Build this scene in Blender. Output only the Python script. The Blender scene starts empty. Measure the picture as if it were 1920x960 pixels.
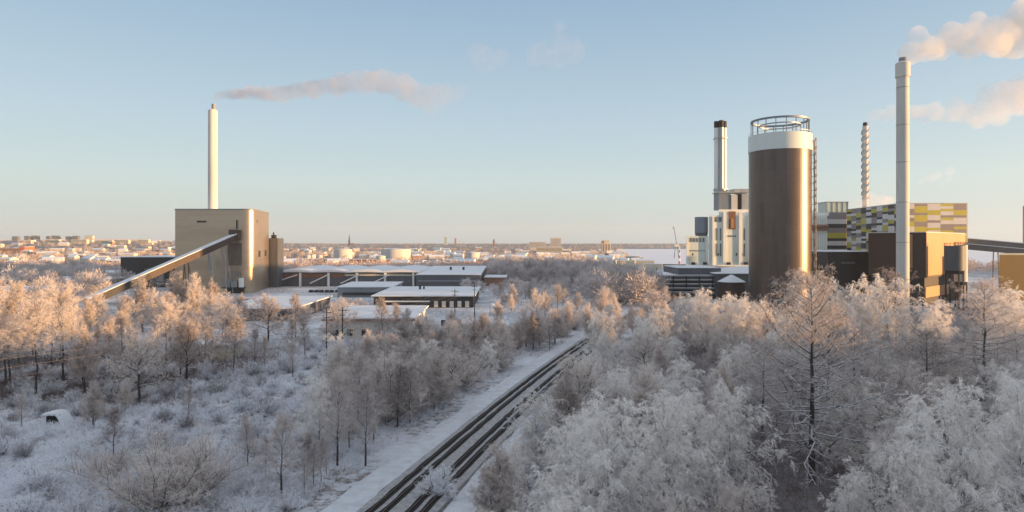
import bpy, math, random
import numpy as np
from mathutils import Vector, Matrix

R = math.radians
S = bpy.context.scene
COL = S.collection
rnd = random.Random(7)

# ------------------------------------------------------------------ camera, sky, sun, exposure
CAM_H, FPX, HOR = 30.0, 1200.0, 455.0      # eye height (m), focal length and horizon row in photo pixels (1920 wide)
cam_d = bpy.data.cameras.new("camera")
cam_d.sensor_width = 36.0
cam_d.lens = 36.0 * FPX / 1920.0
cam_d.shift_y = (HOR - 480.0) / 1920.0
cam_d.clip_start = 0.5
cam_d.clip_end = 60000
cam = bpy.data.objects.new("camera", cam_d)
cam.location = (0, 0, CAM_H)
cam.rotation_euler = (R(90), 0, 0)
COL.objects.link(cam)
S.camera = cam

SUN_AZ, SUN_EL = 103.0, 3.1               # degrees clockwise from the view direction (+Y); elevation
W = bpy.data.worlds.new("World")
S.world = W
W.use_nodes = True
wn = W.node_tree
wn.nodes.clear()
w_out = wn.nodes.new("ShaderNodeOutputWorld")
w_bg = wn.nodes.new("ShaderNodeBackground")
sky = wn.nodes.new("ShaderNodeTexSky")
sky.sky_type = 'NISHITA'
sky.sun_disc = False
sky.sun_elevation = R(SUN_EL)
sky.sun_rotation = R(SUN_AZ)
sky.altitude = 0
sky.air_density = 1.0
sky.dust_density = 0.6
sky.ozone_density = 1.0
w_bg.inputs["Strength"].default_value = 0.112
# pale gradient by elevation over clear-air sky; unseen zenith brightened to lift tree tops
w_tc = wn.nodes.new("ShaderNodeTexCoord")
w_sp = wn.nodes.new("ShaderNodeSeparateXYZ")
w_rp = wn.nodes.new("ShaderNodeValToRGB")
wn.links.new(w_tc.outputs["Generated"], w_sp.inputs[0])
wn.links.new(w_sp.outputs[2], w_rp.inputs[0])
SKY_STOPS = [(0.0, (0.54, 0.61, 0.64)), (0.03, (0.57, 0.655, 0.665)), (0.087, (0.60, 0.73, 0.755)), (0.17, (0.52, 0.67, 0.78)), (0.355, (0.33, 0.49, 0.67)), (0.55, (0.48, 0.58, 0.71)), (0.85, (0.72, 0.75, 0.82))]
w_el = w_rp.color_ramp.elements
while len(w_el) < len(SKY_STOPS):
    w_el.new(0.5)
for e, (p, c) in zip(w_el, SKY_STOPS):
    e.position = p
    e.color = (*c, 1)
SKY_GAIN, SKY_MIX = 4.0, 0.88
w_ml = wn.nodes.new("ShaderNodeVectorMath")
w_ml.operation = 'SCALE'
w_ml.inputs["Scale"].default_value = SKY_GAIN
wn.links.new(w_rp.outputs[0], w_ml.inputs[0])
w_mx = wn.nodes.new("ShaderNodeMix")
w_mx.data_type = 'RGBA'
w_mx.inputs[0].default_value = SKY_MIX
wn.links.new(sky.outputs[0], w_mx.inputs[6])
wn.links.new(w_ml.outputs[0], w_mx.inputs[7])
# the glow round the low sun, strongest near the horizon
w_dt = wn.nodes.new("ShaderNodeVectorMath")
w_dt.operation = 'DOT_PRODUCT'
w_dt.inputs[1].default_value = (math.sin(R(SUN_AZ)) * math.cos(R(SUN_EL)), math.cos(R(SUN_AZ)) * math.cos(R(SUN_EL)), math.sin(R(SUN_EL)))
wn.links.new(w_tc.outputs["Generated"], w_dt.inputs[0])


def w_math(op, a, b):
    m = wn.nodes.new("ShaderNodeMath")
    m.operation = op
    for k_, v_ in enumerate((a, b)):
        if isinstance(v_, (int, float)):
            m.inputs[k_].default_value = v_
        else:
            wn.links.new(v_, m.inputs[k_])
    return m.outputs[0]


w_gl = w_math('POWER', w_math('MAXIMUM', w_dt.outputs["Value"], 0.0), 2.0)
w_lo = w_math('POWER', w_math('SUBTRACT', 1.0, w_math('MAXIMUM', w_sp.outputs[2], 0.0)), 5.0)
w_gs = wn.nodes.new("ShaderNodeVectorMath")
w_gs.operation = 'SCALE'
w_gs.inputs[0].default_value = (1.0, 0.78, 0.52)
wn.links.new(w_math('MULTIPLY', w_math('MULTIPLY', w_gl, w_lo), 2.6), w_gs.inputs["Scale"])
w_ad = wn.nodes.new("ShaderNodeVectorMath")
wn.links.new(w_mx.outputs[2], w_ad.inputs[0])
wn.links.new(w_gs.outputs[0], w_ad.inputs[1])
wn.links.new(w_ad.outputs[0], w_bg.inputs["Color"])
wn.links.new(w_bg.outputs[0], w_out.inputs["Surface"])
W.cycles.sampling_method = 'MANUAL'
W.cycles.sample_map_resolution = 1024

sun_d = bpy.data.lights.new("sun", 'SUN')
sun_d.energy = 5.0
sun_d.angle = R(0.6)
sun_d.color = (1.0, 0.57, 0.23)
sun = bpy.data.objects.new("sun", sun_d)
sv = Vector((math.sin(R(SUN_AZ)) * math.cos(R(SUN_EL)), math.cos(R(SUN_AZ)) * math.cos(R(SUN_EL)), math.sin(R(SUN_EL))))
sun.rotation_euler = sv.to_track_quat('Z', 'Y').to_euler()
sun.location = sv * 500
COL.objects.link(sun)

S.view_settings.view_transform = 'Standard'
S.view_settings.look = 'None'
S.view_settings.exposure = 1.17
S.view_settings.gamma = 1
S.view_settings.use_curve_mapping = False
S.render.engine = 'CYCLES'
S.cycles.max_bounces = 6
S.cycles.diffuse_bounces = 4
S.cycles.glossy_bounces = 2
S.cycles.volume_bounces = 3
S.cycles.volume_max_steps = 256
S.cycles.use_adaptive_sampling = True


# ------------------------------------------------------------------ materials
def new_mat(name):
    m = bpy.data.materials.new(name)
    m.use_nodes = True
    nt = m.node_tree
    b = nt.nodes["Principled BSDF"]
    return m, nt, b


def noise(nt, scale, detail=4, coord='Object', rough=0.6, vec_scale=None):
    tc = nt.nodes.new("ShaderNodeTexCoord")
    n = nt.nodes.new("ShaderNodeTexNoise")
    n.inputs["Scale"].default_value = scale
    n.inputs["Detail"].default_value = detail
    n.inputs["Roughness"].default_value = rough
    src = tc.outputs[coord]
    if vec_scale:
        mp = nt.nodes.new("ShaderNodeMapping")
        mp.inputs["Scale"].default_value = vec_scale
        nt.links.new(src, mp.inputs[0])
        src = mp.outputs[0]
    nt.links.new(src, n.inputs["Vector"])
    return n


def ramp(nt, src, stops):
    r = nt.nodes.new("ShaderNodeValToRGB")
    el = r.color_ramp.elements
    while len(el) < len(stops):
        el.new(0.5)
    for e, (p, c) in zip(el, stops):
        e.position = p
        e.color = (c[0], c[1], c[2], 1)
    nt.links.new(src, r.inputs[0])
    return r


def mix(nt, fac, a, b):
    m = nt.nodes.new("ShaderNodeMix")
    m.data_type = 'RGBA'
    for s, v in ((m.inputs[0], fac), (m.inputs[6], a), (m.inputs[7], b)):
        if hasattr(v, "links") or isinstance(v, bpy.types.NodeSocket):
            nt.links.new(v, s)
        elif isinstance(v, (int, float)):
            s.default_value = v
        else:
            s.default_value = (v[0], v[1], v[2], 1)
    return m.outputs[2]


def paint(name, col, rough=0.7, metal=0.0, var=0.25, scale=0.15, streak=True, spec=0.5, ribs=0.0, ribscale=1.0, vs=None, panel=None):
    """Painted sheet or plaster with uneven weathering; ribs adds vertical corrugation."""
    m, nt, b = new_mat(name)
    n = noise(nt, scale, 6, vec_scale=vs or ((1, 1, 0.25) if streak else None))
    d = tuple(c * (1 - var) for c in col)
    l = tuple(min(1, c * (1 + var * 0.6)) for c in col)
    r = ramp(nt, n.outputs[0], [(0.32, d), (0.5, col), (0.68, l)])
    colour = r.outputs[0]
    if panel:
        tc = nt.nodes.new("ShaderNodeTexCoord")
        sx = nt.nodes.new("ShaderNodeSeparateXYZ")
        nt.links.new(tc.outputs["Object"], sx.inputs[0])
        ad = nt.nodes.new("ShaderNodeMath")
        nt.links.new(sx.outputs[0], ad.inputs[0])
        nt.links.new(sx.outputs[1], ad.inputs[1])
        cb = nt.nodes.new("ShaderNodeCombineXYZ")
        nt.links.new(ad.outputs[0], cb.inputs[0])
        nt.links.new(sx.outputs[2], cb.inputs[1])
        bk = nt.nodes.new("ShaderNodeTexBrick")
        bk.inputs["Scale"].default_value = 1.0
        bk.inputs["Brick Width"].default_value = panel[0]
        bk.inputs["Row Height"].default_value = panel[1]
        bk.inputs["Mortar Size"].default_value = 0.05
        bk.inputs["Color1"].default_value = (1, 1, 1, 1)
        bk.inputs["Color2"].default_value = (panel[2],) * 3 + (1,)
        bk.inputs["Mortar"].default_value = (panel[2] * 0.8,) * 3 + (1,)
        nt.links.new(cb.outputs[0], bk.inputs["Vector"])
        ml = nt.nodes.new("ShaderNodeVectorMath")
        ml.operation = 'MULTIPLY'
        nt.links.new(colour, ml.inputs[0])
        nt.links.new(bk.outputs[0], ml.inputs[1])
        colour = ml.outputs[0]
    nt.links.new(colour, b.inputs["Base Color"])
    b.inputs["Roughness"].default_value = rough
    b.inputs["Metallic"].default_value = metal
    b.inputs["Specular IOR Level"].default_value = spec
    if ribs:
        tc = nt.nodes.new("ShaderNodeTexCoord")
        wv = nt.nodes.new("ShaderNodeTexWave")
        wv.bands_direction = 'DIAGONAL'
        wv.inputs["Scale"].default_value = ribscale
        mp = nt.nodes.new("ShaderNodeMapping")
        mp.inputs["Scale"].default_value = (1, 1, 0)
        nt.links.new(tc.outputs["Object"], mp.inputs[0])
        nt.links.new(mp.outputs[0], wv.inputs[0])
        bp = nt.nodes.new("ShaderNodeBump")
        bp.inputs["Strength"].default_value = ribs
        bp.inputs["Distance"].default_value = 0.1
        nt.links.new(wv.outputs["Fac"], bp.inputs["Height"])
        nt.links.new(bp.outputs[0], b.inputs["Normal"])
    return m


def mat_snow(name, base=(0.66, 0.67, 0.70), dirt=0.15, scale=0.12, bump=0.4):
    m, nt, b = new_mat(name)
    n = noise(nt, scale, 8, rough=0.65)
    r = ramp(nt, n.outputs[0], [(0.3, tuple(c * (1 - dirt) for c in base)), (0.6, base)])
    nt.links.new(r.outputs[0], b.inputs["Base Color"])
    b.inputs["Roughness"].default_value = 0.85
    b.inputs["Specular IOR Level"].default_value = 0.2
    n2 = noise(nt, scale * 6, 5)
    bp = nt.nodes.new("ShaderNodeBump")
    bp.inputs["Strength"].default_value = bump
    bp.inputs["Distance"].default_value = 0.3
    nt.links.new(n2.outputs[0], bp.inputs["Height"])
    nt.links.new(bp.outputs[0], b.inputs["Normal"])
    return m


def mat_ground():
    """Snow with tussocks and bare brush poking through; forest floor under the woods far off."""
    m, nt, b = new_mat("snowy_ground")
    n1 = noise(nt, 0.035, 6, rough=0.6)
    n2 = noise(nt, 0.55, 8, rough=0.75)
    n3 = noise(nt, 1.9, 6, rough=0.8)
    snow = ramp(nt, n2.outputs[0], [(0.3, (0.48, 0.50, 0.56)), (0.55, (0.80, 0.83, 0.88))])
    brush = ramp(nt, n3.outputs[0], [(0.35, (0.07, 0.055, 0.05)), (0.62, (0.40, 0.37, 0.37))])
    f1 = ramp(nt, n1.outputs[0], [(0.36, (0, 0, 0)), (0.52, (1, 1, 1))])
    f2 = ramp(nt, n2.outputs[0], [(0.44, (0, 0, 0)), (0.56, (1, 1, 1))])
    mm = nt.nodes.new("ShaderNodeMath")
    mm.operation = 'MULTIPLY'
    nt.links.new(f1.outputs[0], mm.inputs[0])
    nt.links.new(f2.outputs[0], mm.inputs[1])
    c = mix(nt, mm.outputs[0], snow.outputs[0], brush.outputs[0])
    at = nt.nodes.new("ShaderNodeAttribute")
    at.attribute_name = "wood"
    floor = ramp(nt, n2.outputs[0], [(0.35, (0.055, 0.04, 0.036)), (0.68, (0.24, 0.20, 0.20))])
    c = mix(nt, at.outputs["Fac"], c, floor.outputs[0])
    nt.links.new(c, b.inputs["Base Color"])
    b.inputs["Roughness"].default_value = 0.9
    b.inputs["Specular IOR Level"].default_value = 0.15
    bp = nt.nodes.new("ShaderNodeBump")
    bp.inputs["Strength"].default_value = 0.8
    bp.inputs["Distance"].default_value = 0.5
    nt.links.new(n2.outputs[0], bp.inputs["Height"])
    nt.links.new(bp.outputs[0], b.inputs["Normal"])
    return m


def mat_frost(name, twig=(0.20, 0.15, 0.135), rime=(0.66, 0.64, 0.65), amount=0.55, scale=1.5, transl=0.25):
    """Hoar frost on twigs: brown wood where the rime is thin, near white where thick; varies per tree."""
    m, nt, b = new_mat(name)
    n = noise(nt, scale, 5, rough=0.7)
    oi = nt.nodes.new("ShaderNodeObjectInfo")
    ad = nt.nodes.new("ShaderNodeMath")
    ad.operation = 'MULTIPLY_ADD'
    nt.links.new(oi.outputs["Random"], ad.inputs[0])
    ad.inputs[1].default_value = 0.22
    nt.links.new(n.outputs[0], ad.inputs[2])
    lo = 0.62 - amount * 0.5
    r = ramp(nt, ad.outputs[0], [(lo, twig), (lo + 0.28, rime)])
    nt.links.new(r.outputs[0], b.inputs["Base Color"])
    b.inputs["Roughness"].default_value = 0.9
    b.inputs["Specular IOR Level"].default_value = 0.1
    if transl:
        t = nt.nodes.new("ShaderNodeBsdfTranslucent")
        nt.links.new(r.outputs[0], t.inputs[0])
        mx = nt.nodes.new("ShaderNodeMixShader")
        mx.inputs[0].default_value = transl
        nt.links.new(b.outputs[0], mx.inputs[1])
        nt.links.new(t.outputs[0], mx.inputs[2])
        nt.links.new(mx.outputs[0], nt.nodes["Material Output"].inputs[0])
    return m


def mat_bark(name, col=(0.055, 0.045, 0.04), frost=0.5):
    m, nt, b = new_mat(name)
    n = noise(nt, 2.5, 5, rough=0.7)
    g = nt.nodes.new("ShaderNodeNewGeometry")
    sp = nt.nodes.new("ShaderNodeSeparateXYZ")
    nt.links.new(g.outputs["Normal"], sp.inputs[0])
    a = nt.nodes.new("ShaderNodeMath")
    a.operation = 'MULTIPLY_ADD'
    nt.links.new(sp.outputs[2], a.inputs[0])
    a.inputs[1].default_value = 0.45
    nt.links.new(n.outputs[0], a.inputs[2])
    r = ramp(nt, a.outputs[0], [(0.75 - frost * 0.3, (0, 0, 0)), (0.95 - frost * 0.3, (1, 1, 1))])
    c = mix(nt, r.outputs[0], col, (0.62, 0.61, 0.63))
    nt.links.new(c, b.inputs["Base Color"])
    b.inputs["Roughness"].default_value = 0.9
    return m


def mat_smoke(name, density, col=(0.97, 0.95, 0.96), scale=0.05, fade=None, lo=0.42, hi=0.62, aniso=0.2):
    """Drifting condensation; fade=(x0,x1,f) thins it along its own length."""
    m = bpy.data.materials.new(name)
    m.use_nodes = True
    nt = m.node_tree
    nt.nodes.clear()
    out = nt.nodes.new("ShaderNodeOutputMaterial")
    v = nt.nodes.new("ShaderNodeVolumePrincipled")
    v.inputs["Color"].default_value = (*col, 1)
    v.inputs["Anisotropy"].default_value = aniso
    n = noise(nt, scale, 5, rough=0.55)
    mr = nt.nodes.new("ShaderNodeMapRange")
    mr.inputs[1].default_value = lo
    mr.inputs[2].default_value = hi
    mr.inputs[3].default_value = 0
    mr.inputs[4].default_value = density
    nt.links.new(n.outputs[0], mr.inputs[0])
    d = mr.outputs[0]
    if fade:
        tc = nt.nodes.new("ShaderNodeTexCoord")
        sp = nt.nodes.new("ShaderNodeSeparateXYZ")
        nt.links.new(tc.outputs["Object"], sp.inputs[0])
        f = nt.nodes.new("ShaderNodeMapRange")
        f.inputs[1].default_value = fade[0]
        f.inputs[2].default_value = fade[1]
        f.inputs[3].default_value = 1
        f.inputs[4].default_value = fade[2]
        nt.links.new(sp.outputs[0], f.inputs[0])
        mu = nt.nodes.new("ShaderNodeMath")
        mu.operation = 'MULTIPLY'
        nt.links.new(d, mu.inputs[0])
        nt.links.new(f.outputs[0], mu.inputs[1])
        d = mu.outputs[0]
    nt.links.new(d, v.inputs["Density"])
    nt.links.new(v.outputs[0], out.inputs["Volume"])
    return m


M = {}
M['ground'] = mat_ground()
M['snow'] = mat_snow('roof_snow', (0.74, 0.755, 0.79), 0.08, 0.2, 0.3)
M['track_snow'] = mat_snow('packed_snow', (0.67, 0.69, 0.73), 0.22, 0.6, 0.6)
M['dirty_snow'] = mat_snow('dirty_snow', (0.47, 0.455, 0.46), 0.45, 1.6, 0.6)
M['lake'] = mat_snow('lake_snow', (0.84, 0.82, 0.84), 0.06, 0.01, 0.1)
M['ballast'] = paint('ballast', (0.020, 0.016, 0.015), 0.95, 0, 0.6, 4.0, False)
M['rail'] = paint('rail_steel', (0.16, 0.12, 0.10), 0.45, 0.8, 0.3, 1.0, False)
M['sleeper'] = paint('sleeper', (0.30, 0.28, 0.28), 0.9, 0, 0.5, 1.5, False)
M['bark'] = mat_bark('bark')
M['bark_pale'] = mat_bark('birch_bark', (0.20, 0.17, 0.16), 1.1)
M['frost_white'] = mat_frost('frost_thick', (0.33, 0.26, 0.235), (0.93, 0.89, 0.86), 0.66, transl=0.24)
M['frost'] = mat_frost('frost_mid', (0.21, 0.15, 0.13), (0.83, 0.755, 0.715), 0.55, transl=0.3)
M['frost_thin'] = mat_frost('frost_thin', (0.13, 0.09, 0.08), (0.70, 0.63, 0.61), 0.52, transl=0.25)
M['frost_far'] = mat_frost('frost_far', (0.15, 0.095, 0.075), (0.66, 0.52, 0.46), 0.50, 0.03, 0.15)
M['brown_brush'] = mat_frost('brown_brush', (0.085, 0.055, 0.05), (0.36, 0.29, 0.28), 0.42, 0.5, 0.2)
M['brush'] = mat_frost('brush', (0.13, 0.095, 0.085), (0.86, 0.86, 0.90), 0.53, 0.35, 0.2)


# ------------------------------------------------------------------ mesh helpers
class MB:
    def __init__(self):
        self.v, self.f, self.m = [], [], []

    def add(self, vs, fs, mi=0):
        o = len(self.v)
        self.v += [tuple(p) for p in vs]
        self.f += [tuple(i + o for i in f) for f in fs]
        self.m += [mi] * len(fs)
        return self

    def box(self, x0, x1, y0, y1, z0, z1, mi=0):
        return self.add([(x0, y0, z0), (x1, y0, z0), (x1, y1, z0), (x0, y1, z0), (x0, y0, z1), (x1, y0, z1), (x1, y1, z1), (x0, y1, z1)],
                        [(3, 2, 1, 0), (4, 5, 6, 7), (0, 1, 5, 4), (1, 2, 6, 5), (2, 3, 7, 6), (3, 0, 4, 7)], mi)

    def prism(self, pts, z0, z1, mi=0):
        """pts counter-clockwise seen from above; z0, z1 numbers or lists."""
        n = len(pts)
        a = z0 if isinstance(z0, (list, tuple)) else [z0] * n
        b = z1 if isinstance(z1, (list, tuple)) else [z1] * n
        vs = [(p[0], p[1], a[i]) for i, p in enumerate(pts)] + [(p[0], p[1], b[i]) for i, p in enumerate(pts)]
        fs = [tuple(range(n))[::-1], tuple(range(n, 2 * n))]
        fs += [(i, (i + 1) % n, n + (i + 1) % n, n + i) for i in range(n)]
        return self.add(vs, fs, mi)

    def cyl(self, cx, cy, r, z0, z1, n=24, mi=0, r2=None, cap=True):
        r2 = r if r2 is None else r2
        vs = [(cx + r * math.cos(2 * math.pi * i / n), cy + r * math.sin(2 * math.pi * i / n), z0) for i in range(n)]
        vs += [(cx + r2 * math.cos(2 * math.pi * i / n), cy + r2 * math.sin(2 * math.pi * i / n), z1) for i in range(n)]
        fs = [(i, (i + 1) % n, n + (i + 1) % n, n + i) for i in range(n)]
        if cap:
            fs += [tuple(range(n))[::-1], tuple(range(n, 2 * n))]
        return self.add(vs, fs, mi)

    def ring(self, cx, cy, r0, r1, z0, z1, n=48, mi=0):
        vs = []
        for r, z in ((r0, z0), (r1, z0), (r1, z1), (r0, z1)):
            vs += [(cx + r * math.cos(2 * math.pi * i / n), cy + r * math.sin(2 * math.pi * i / n), z) for i in range(n)]
        fs = []
        for k in range(4):
            a, b = k * n, ((k + 1) % 4) * n
            fs += [(a + i, a + (i + 1) % n, b + (i + 1) % n, b + i) for i in range(n)]
        return self.add(vs, fs, mi)

    def beam(self, p, q, w, h=None, mi=0):
        p, q = Vector(p), Vector(q)
        h = w if h is None else h
        d = (q - p).normalized()
        up = Vector((0, 0, 1)) if abs(d.z) < 0.98 else Vector((0, 1, 0))
        s = d.cross(up).normalized() * w / 2
        u = s.cross(d).normalized() * h / 2
        vs = [p - s - u, p + s - u, p + s + u, p - s + u, q - s - u, q + s - u, q + s + u, q - s + u]
        return self.add(vs, [(0, 1, 2, 3), (7, 6, 5, 4), (0, 4, 5, 1), (1, 5, 6, 2), (2, 6, 7, 3), (3, 7, 4, 0)], mi)

    def tube(self, pts, rad, n=4, mi=0):
        pts = [Vector(p) for p in pts]
        vs, fs = [], []
        for i, p in enumerate(pts):
            d = (pts[min(i + 1, len(pts) - 1)] - pts[max(i - 1, 0)]).normalized()
            a = d.cross(Vector((0.31, 0.95, 0.05)) if abs(d.y) < 0.9 else Vector((1, 0, 0))).normalized()
            b = d.cross(a)
            r = rad[i] if isinstance(rad, (list, tuple)) else rad
            for k in range(n):
                t = 2 * math.pi * k / n
                vs.append(p + a * (r * math.cos(t)) + b * (r * math.sin(t)))
        for i in range(len(pts) - 1):
            for k in range(n):
                fs.append((i * n + k, i * n + (k + 1) % n, (i + 1) * n + (k + 1) % n, (i + 1) * n + k))
        return self.add(vs, fs, mi)

    def build(self, name, mats, parent=None, loc=(0, 0, 0), smooth=False):
        me = bpy.data.meshes.new(name)
        lx, ly, lz = loc
        me.from_pydata([(x - lx, y - ly, z - lz) for x, y, z in self.v], [], self.f)
        if not isinstance(mats, (list, tuple)):
            mats = [mats]
        for mm in mats:
            me.materials.append(mm)
        if len(mats) > 1:
            me.polygons.foreach_set("material_index", self.m)
        if smooth:
            try:
                me.set_sharp_from_angle(angle=R(35))
            except Exception:
                pass
        else:
            me.shade_flat()
        me.update()
        o = bpy.data.objects.new(name, me)
        COL.objects.link(o)
        if parent is not None:
            o.parent = parent
        else:
            o.location = loc
        return o


def tag(o, label, cat=None, group=None):
    o['label'] = label
    if cat:
        o['category'] = cat
    if group:
        o['group'] = group
    return o


def structure(o):
    o['kind'] = 'structure'
    return o


def thing(name, label, cat, loc, group=None, rz=0):
    o = bpy.data.objects.new(name, None)
    o.empty_display_size = 1
    o.location = loc
    o.rotation_euler = (0, 0, rz)
    COL.objects.link(o)
    return tag(o, label, cat, group)


def np_mesh(name, V, F, mat, parent=None):
    """V (n,3) floats, F (m,3) triangles."""
    me = bpy.data.meshes.new(name)
    me.vertices.add(len(V))
    me.vertices.foreach_set("co", np.asarray(V, np.float32).ravel())
    me.loops.add(len(F) * 3)
    me.loops.foreach_set("vertex_index", np.asarray(F, np.int32).ravel())
    me.polygons.add(len(F))
    me.polygons.foreach_set("loop_start", np.arange(0, len(F) * 3, 3, dtype=np.int32))
    me.materials.append(mat)
    me.update(calc_edges=True)
    o = bpy.data.objects.new(name, me)
    COL.objects.link(o)
    if parent is not None:
        o.parent = parent
    return o


# ------------------------------------------------------------------ terrain
def sst(a, b, x):
    t = np.clip((x - a) / (b - a), 0, 1)
    return t * t * (3 - 2 * t)


def track_x(y):
    """Centre line of the left (near) track."""
    y = np.minimum(y, 520)
    return -14.4 + 0.257 * (y - 71.3) + 0.0004 * (y - 71.3) ** 2


_pg = np.random.RandomState(3)
_WAVES = [(_pg.uniform(0.02, 0.12), _pg.uniform(0, 6.28), _pg.uniform(0, 6.28), _pg.uniform(0.1, 0.45)) for _ in range(14)]
LAKE = [(185, 900), (330, 830), (700, 760), (2200, 700), (6000, 900), (6500, 3050), (2600, 3100), (1200, 3050), (520, 3000), (390, 2300), (250, 1450)]


def in_poly(x, y, poly):
    x = np.asarray(x, float)
    y = np.asarray(y, float)
    ins = np.zeros(x.shape, bool)
    n = len(poly)
    for i in range(n):
        x0, y0 = poly[i]
        x1, y1 = poly[(i + 1) % n]
        c = ((y0 > y) != (y1 > y)) & (x < (x1 - x0) * (y - y0) / ((y1 - y0) + 1e-9) + x0)
        ins ^= c
    return ins


def height(x, y):
    x = np.asarray(x, float)
    y = np.asarray(y, float)
    h = np.zeros(np.broadcast(x, y).shape)
    for k, a, p, amp in _WAVES:
        h = h + amp * 0.5 * np.sin(k * (x * math.cos(a) + y * math.sin(a)) + p)
    rail = np.exp(-((x - track_x(y) - 0) / 16.0) ** 4) * (y < 520)
    h = h * (1 - rail)
    yard = np.exp(-(((y - 330) / 170) ** 4))
    h = h * (1 - 0.9 * yard)
    # wooded ridge east of the line, outside the picture: it keeps the low sun off the near woods
    ridge = (18.5 + 6.8 * (1 - sst(62, 118, y)) + 2.5 * np.sin(y * 0.045) + 1.5 * np.sin(y * 0.11 + 1)) * sst(-250, -120, y) * (1 - sst(225, 330, y))
    h = h + ridge * sst(0, 70, x - (np.maximum(y, 0) * 0.93 + 95))* (1 - sst(700, 1200, x))
    # the hill with the western suburbs, and rising land all along the horizon
    rr = np.hypot(x, y) + 1
    hill = 40 * sst(1100, 3000, y) * sst(0.25, 0.62, -x / np.maximum(y, 1))
    far = 19 * sst(2600, 4600, y)
    far_w = 14 * sst(1500, 4000, rr) * (y < 400)
    h = h + hill + far * (1 - sst(0, 1, hill / 30)) + far_w
    lk = in_poly(x, y, LAKE)
    h = np.where(lk, -3.0, h)
    return h


def hz(x, y):
    return float(height(np.array([x]), np.array([y]))[0])


def make_ground():
    n = 420
    t = np.linspace(-1, 1, n)
    k = 6.2
    g = np.sinh(t * k) / math.sinh(k) * 7300
    xs, ys = g, g + 60
    X, Y = np.meshgrid(xs, ys)
    Z = height(X, Y)
    V = np.stack([X.ravel(), Y.ravel(), Z.ravel()], 1)
    i = np.arange(n * n).reshape(n, n)
    a, b, c, d = i[:-1, :-1].ravel(), i[:-1, 1:].ravel(), i[1:, 1:].ravel(), i[1:, :-1].ravel()
    me = bpy.data.meshes.new("ground")
    me.vertices.add(len(V))
    me.vertices.foreach_set("co", V.astype(np.float32).ravel())
    q = np.stack([a, b, c, d], 1)
    me.loops.add(q.size)
    me.loops.foreach_set("vertex_index", q.astype(np.int32).ravel())
    me.polygons.add(len(q))
    me.polygons.foreach_set("loop_start", np.arange(0, q.size, 4, dtype=np.int32))
    me.update(calc_edges=True)
    me.shade_smooth()
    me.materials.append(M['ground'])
    x, y = V[:, 0], V[:, 1]
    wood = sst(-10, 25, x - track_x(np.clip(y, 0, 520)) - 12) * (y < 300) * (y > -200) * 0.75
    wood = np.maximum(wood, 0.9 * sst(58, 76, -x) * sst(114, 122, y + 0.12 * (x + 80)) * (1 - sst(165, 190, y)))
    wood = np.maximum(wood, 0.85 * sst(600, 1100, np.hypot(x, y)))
    at = me.attributes.new("wood", 'FLOAT', 'POINT')
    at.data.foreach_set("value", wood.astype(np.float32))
    o = bpy.data.objects.new("ground", me)
    COL.objects.link(o)
    return structure(o)


make_ground()
lk = MB()
lk.add([(x, y, 0.3) for x, y in LAKE], [tuple(range(len(LAKE)))])
structure(lk.build("frozen_lake", M['lake']))


# ------------------------------------------------------------------ railway
def strip(off0, off1, z0, z1, y0=20, y1=520, step=4, top=None, jit=0.0, seed=0):
    """A strip along the track between two sideways offsets; a solid slab with sides."""
    mb = MB()
    r = random.Random(seed)
    rows = []
    y = y0
    while y <= y1:
        x = float(track_x(y))
        dx = 0.257 + 0.0008 * (y - 71.3)
        L = math.hypot(1, dx)
        nx, ny = 1 / L, -dx / L
        a = off0 + r.uniform(-jit, jit)
        b = off1 + r.uniform(-jit, jit)
        rows.append([(x + nx * a, y + ny * a, z0), (x + nx * a, y + ny * a, z1), (x + nx * b, y + ny * b, z1), (x + nx * b, y + ny * b, z0)])
        y += step
    vs = [p for row in rows for p in row]
    fs = []
    for i in range(len(rows) - 1):
        o = i * 4
        for k in range(3):
            fs.append((o + k, o + k + 1, o + 4 + k + 1, o + 4 + k)[::-1])
    mb.add(vs, fs)
    return mb


def rail_pt(y, off, z):
    x = float(track_x(y))
    dx = 0.257 + 0.0008 * (y - 71.3)
    L = math.hypot(1, dx)
    return (x + off / L, y - off * dx / L, z)


structure(strip(-2.2, 6.4, -0.5, 0.55, jit=0.1, seed=1).build("railway_embankment", M['dirty_snow']))
structure(strip(-6.3, -2.25, -0.5, 0.32, jit=0.45, seed=2).build("service_track", M['track_snow']))
structure(strip(6.45, 10.0, -0.5, 0.25, jit=0.4, seed=3).build("trackside_snow", M['track_snow']))
for k, (off, lab) in enumerate([(0.0, "left railway track with dark cleared strips beside its rails"),
                                (4.15, "right railway track partly hidden by frosted trees")]):
    t = thing("railway_track", lab, "railway track", (0, 0, 0.55), "railway tracks through the woods")
    for s in (-0.75, 0.75):
        dk = strip(off + s - 0.50, off + s + 0.46, 0.553, 0.585, jit=0.09, seed=11 + k, step=2)
        dk.build("ballast_strip", M['ballast'], t, (0, 0, 0.55))
        strip(off + s - 0.04, off + s + 0.04, 0.60, 0.74).build("rail", M['rail'], t, (0, 0, 0.55))


# ------------------------------------------------------------------ tree generator
def nrm(a):
    return a / (np.linalg.norm(a, axis=-1, keepdims=True) + 1e-9)


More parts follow.
